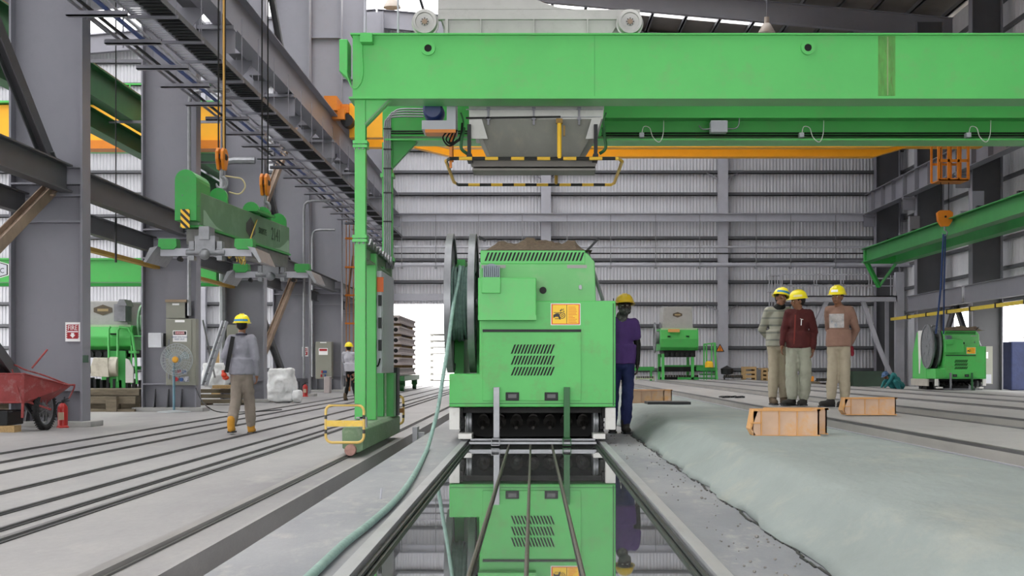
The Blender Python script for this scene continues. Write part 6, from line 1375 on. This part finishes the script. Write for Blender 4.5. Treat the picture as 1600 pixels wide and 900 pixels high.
# striped sweater man, head tilted, hands behind
def sweater():
    m = stripes('sweater_stripes', '#9b998b', '#74756d', .11, 2, 0, .76); return m
Yw = 20.9
J = dict(head=(.035,-.03,1.57), neck=(.01,.01,1.43), elL=(.24,.10,1.12), wrL=(.10,.17,.95), elR=(-.25,.10,1.12), wrR=(-.08,.17,.95), anL=(.10,.02,.09), anR=(-.10,.0,.09), knL=(.09,-.02,.49), knR=(-.09,-.02,.49))
A = person('man in striped grey sweater and yellow helmet, head tilted, left of the three', (PX(1217,Yw+.3), Yw+.35, .435), 8, J, skin, sweater(), beige, brn_boot, head_tilt=16, head_turn=12, head_nod=-6, s=1.02, bag_leg=.95)
t, T, H, V, rz, HR, he = A
sticker(T, H, HR, rz, he, -20, M('sticker_blue', '#2f7fae'), .09, .05, .035)
m = MB(); m.cap(T(V['neck']+Vector((-.02,-.02,.0))), T(V['neck']+Vector((.02,-.02,.02))), .078, .078); skinned(m, 'neck_warmer', black, t, .011, .01)
# maroon shirt man, in front, head turned to his right
mar = cloth('shirt_maroon', '#4b1717', dirt='#6b2a26', damt=.4)
J = dict(head=(-.01,-.03,1.565), elL=(.26,.06,1.10), wrL=(.245,-.0,.85), elR=(-.25,-.02,1.13), wrR=(-.27,-.10,.90), knL=(.12,-.02,.50), anL=(.08,.03,.09), knR=(-.12,-.04,.50), anR=(-.11,-.02,.09), toR=(-.7,-.7,0), toL=(-.3,-1,0), hpL=(.1,0,.9), hpR=(-.1,0,.9))
A = person('man in dark red shirt and yellow helmet looking left, middle of the three', (PX(1246,Yw), Yw-.1, .435), -18, J, skin, mar, greyg, drk_boot, head_turn=-62, s=.985, bag_leg=1.13, head_nod=4)
t, T, H, V, rz, HR, he = A
sticker(T, H, HR, rz, he, 70, M('sticker_pale', '#e8d9a0'), .05, .05, .03)
pen = MB(); pen.bar(T((.06,-.150,1.29)), T((.055,-.152,1.20)), .012, .008, up=(0,1,0)).bar(T((.04,-.15,1.30)), T((.085,-.148,1.285)), .006, .014, up=(0,1,0)); pen.build('pocket_pen', mark_w, t)
MB().bar(T((-.03,-.150,1.36)), T((-.05,-.145,.92)), .02, .006, up=(0,1,0)).build('button_strip', M('piping_red', '#7d2a22', .7), t)
MB().prism([(0,0),(0,0),(0,0)], 'x', 0, 0) if False else None
# third man, hands behind back
Yw = 20.2
tb = cloth('shirt_taupe', '#8a6a5c')
J = dict(head=(-.02,-.035,1.575), elL=(.25,.13,1.12), wrL=(.14,.20,.90), elR=(-.20,.14,1.12), wrR=(-.02,.20,.90), shL=(.17,.02,1.385), shR=(-.165,-.0,1.385), anL=(.09,.0,.09), anR=(-.12,-.06,.09), knL=(.10,-.03,.5), knR=(-.09,-.07,.5), toR=(-.75,-.65,0), toL=(-.3,-1,0))
A = person('man in brown shirt with pale print, hands behind his back, right of the three', (PX(1311,Yw), Yw, .435), -24, J, skin, tb, beige, drk_boot, head_turn=-8, s=1.0, bag_leg=.98)
t, T, H, V, rz, HR, he = A
sticker(T, H, HR, rz, he, 0, mark_w, .045, .05, .035)
m = MB()
for i in range(6):
    for j in range(5):
        def q(u, v):
            xx = -.11+.21*u; zz = 1.13+.20*v; yy = -.142+.9*xx*xx; return T((xx, yy-(.012 if v > .5 else .004), zz))
        m.add([q(i/6,j/5), q((i+1)/6,j/5), q((i+1)/6,(j+1)/5), q(i/6,(j+1)/5)], [(0,1,2,3)])
m.build('shirt_print', M('print_pale', '#b0aba9', .7, var=.3, scale=12, dirt='#6f7f95', dscale=18, damt=.8), t)
m = MB(); m.ell(T((.13,.20,.83)), (.045,.035,.06)).ell(T((.15,.19,.77)), (.03,.03,.05)); o = skinned(m, 'gloves', cloth('glove_red', '#8c2233'), None, .011); tag(o, 'red work gloves held behind the third man\'s back', 'gloves')
MB().box(0,0,0,0,0,0)
MB().cap(T((-.10,-.03,.975)), T((.10,-.03,.975)), .122).build('belt', black, t) if False else None
# man behind the gantry leg (back to camera, leaning)
loc = gp(548, 626, 0)
J = dict(head=(.06,-.02,1.56), chest=(.05,0,1.24), neck=(.07,0,1.42), shL=(.24,-.02,1.38), shR=(-.10,.02,1.37), elL=(.30,-.2,1.15), wrL=(.28,-.4,1.05), elR=(-.17,-.12,1.12), wrR=(-.1,-.3,.98), knL=(.12,-.06,.5), anL=(.20,-.02,.09), knR=(-.08,.0,.5), anR=(-.20,.05,.09))
wsh = cloth('shirt_pale', '#b4b4bd'); 
A = person('man in pale shirt and dark trousers partly hidden behind the green gantry leg', (loc.x, loc.y, 0), 172, {k: v for k, v in J.items()}, skin, wsh, black, brn_boot, s=1.0, bag_leg=.75)
# crouching man by the distant machine
J = dict(pel=(0,.15,.32), chest=(-.10,-.10,.58), neck=(-.16,-.26,.66), head=(-.20,-.38,.66), shL=(-.02,-.22,.64), shR=(-.30,-.20,.62), elL=(.02,-.42,.42), wrL=(-.02,-.58,.24), elR=(-.34,-.40,.40), wrR=(-.26,-.55,.22), hpL=(.09,.15,.32), hpR=(-.09,.15,.32), knL=(.20,-.25,.46), knR=(-.24,-.24,.44), anL=(.16,.02,.09), anR=(-.16,.02,.09))
tl = cloth('coverall_teal', '#1f6a6c')
loc = gp(1399, 612.5, .15)
A = person('man in teal coverall crouching beside the distant green machine', (13.2, 51.0, 0), -65, J, skin, tl, tl, drk_boot, s=1.0, helmet=M('cap_blue', '#3d5a80'), head_nod=25, shirt_low=.93)
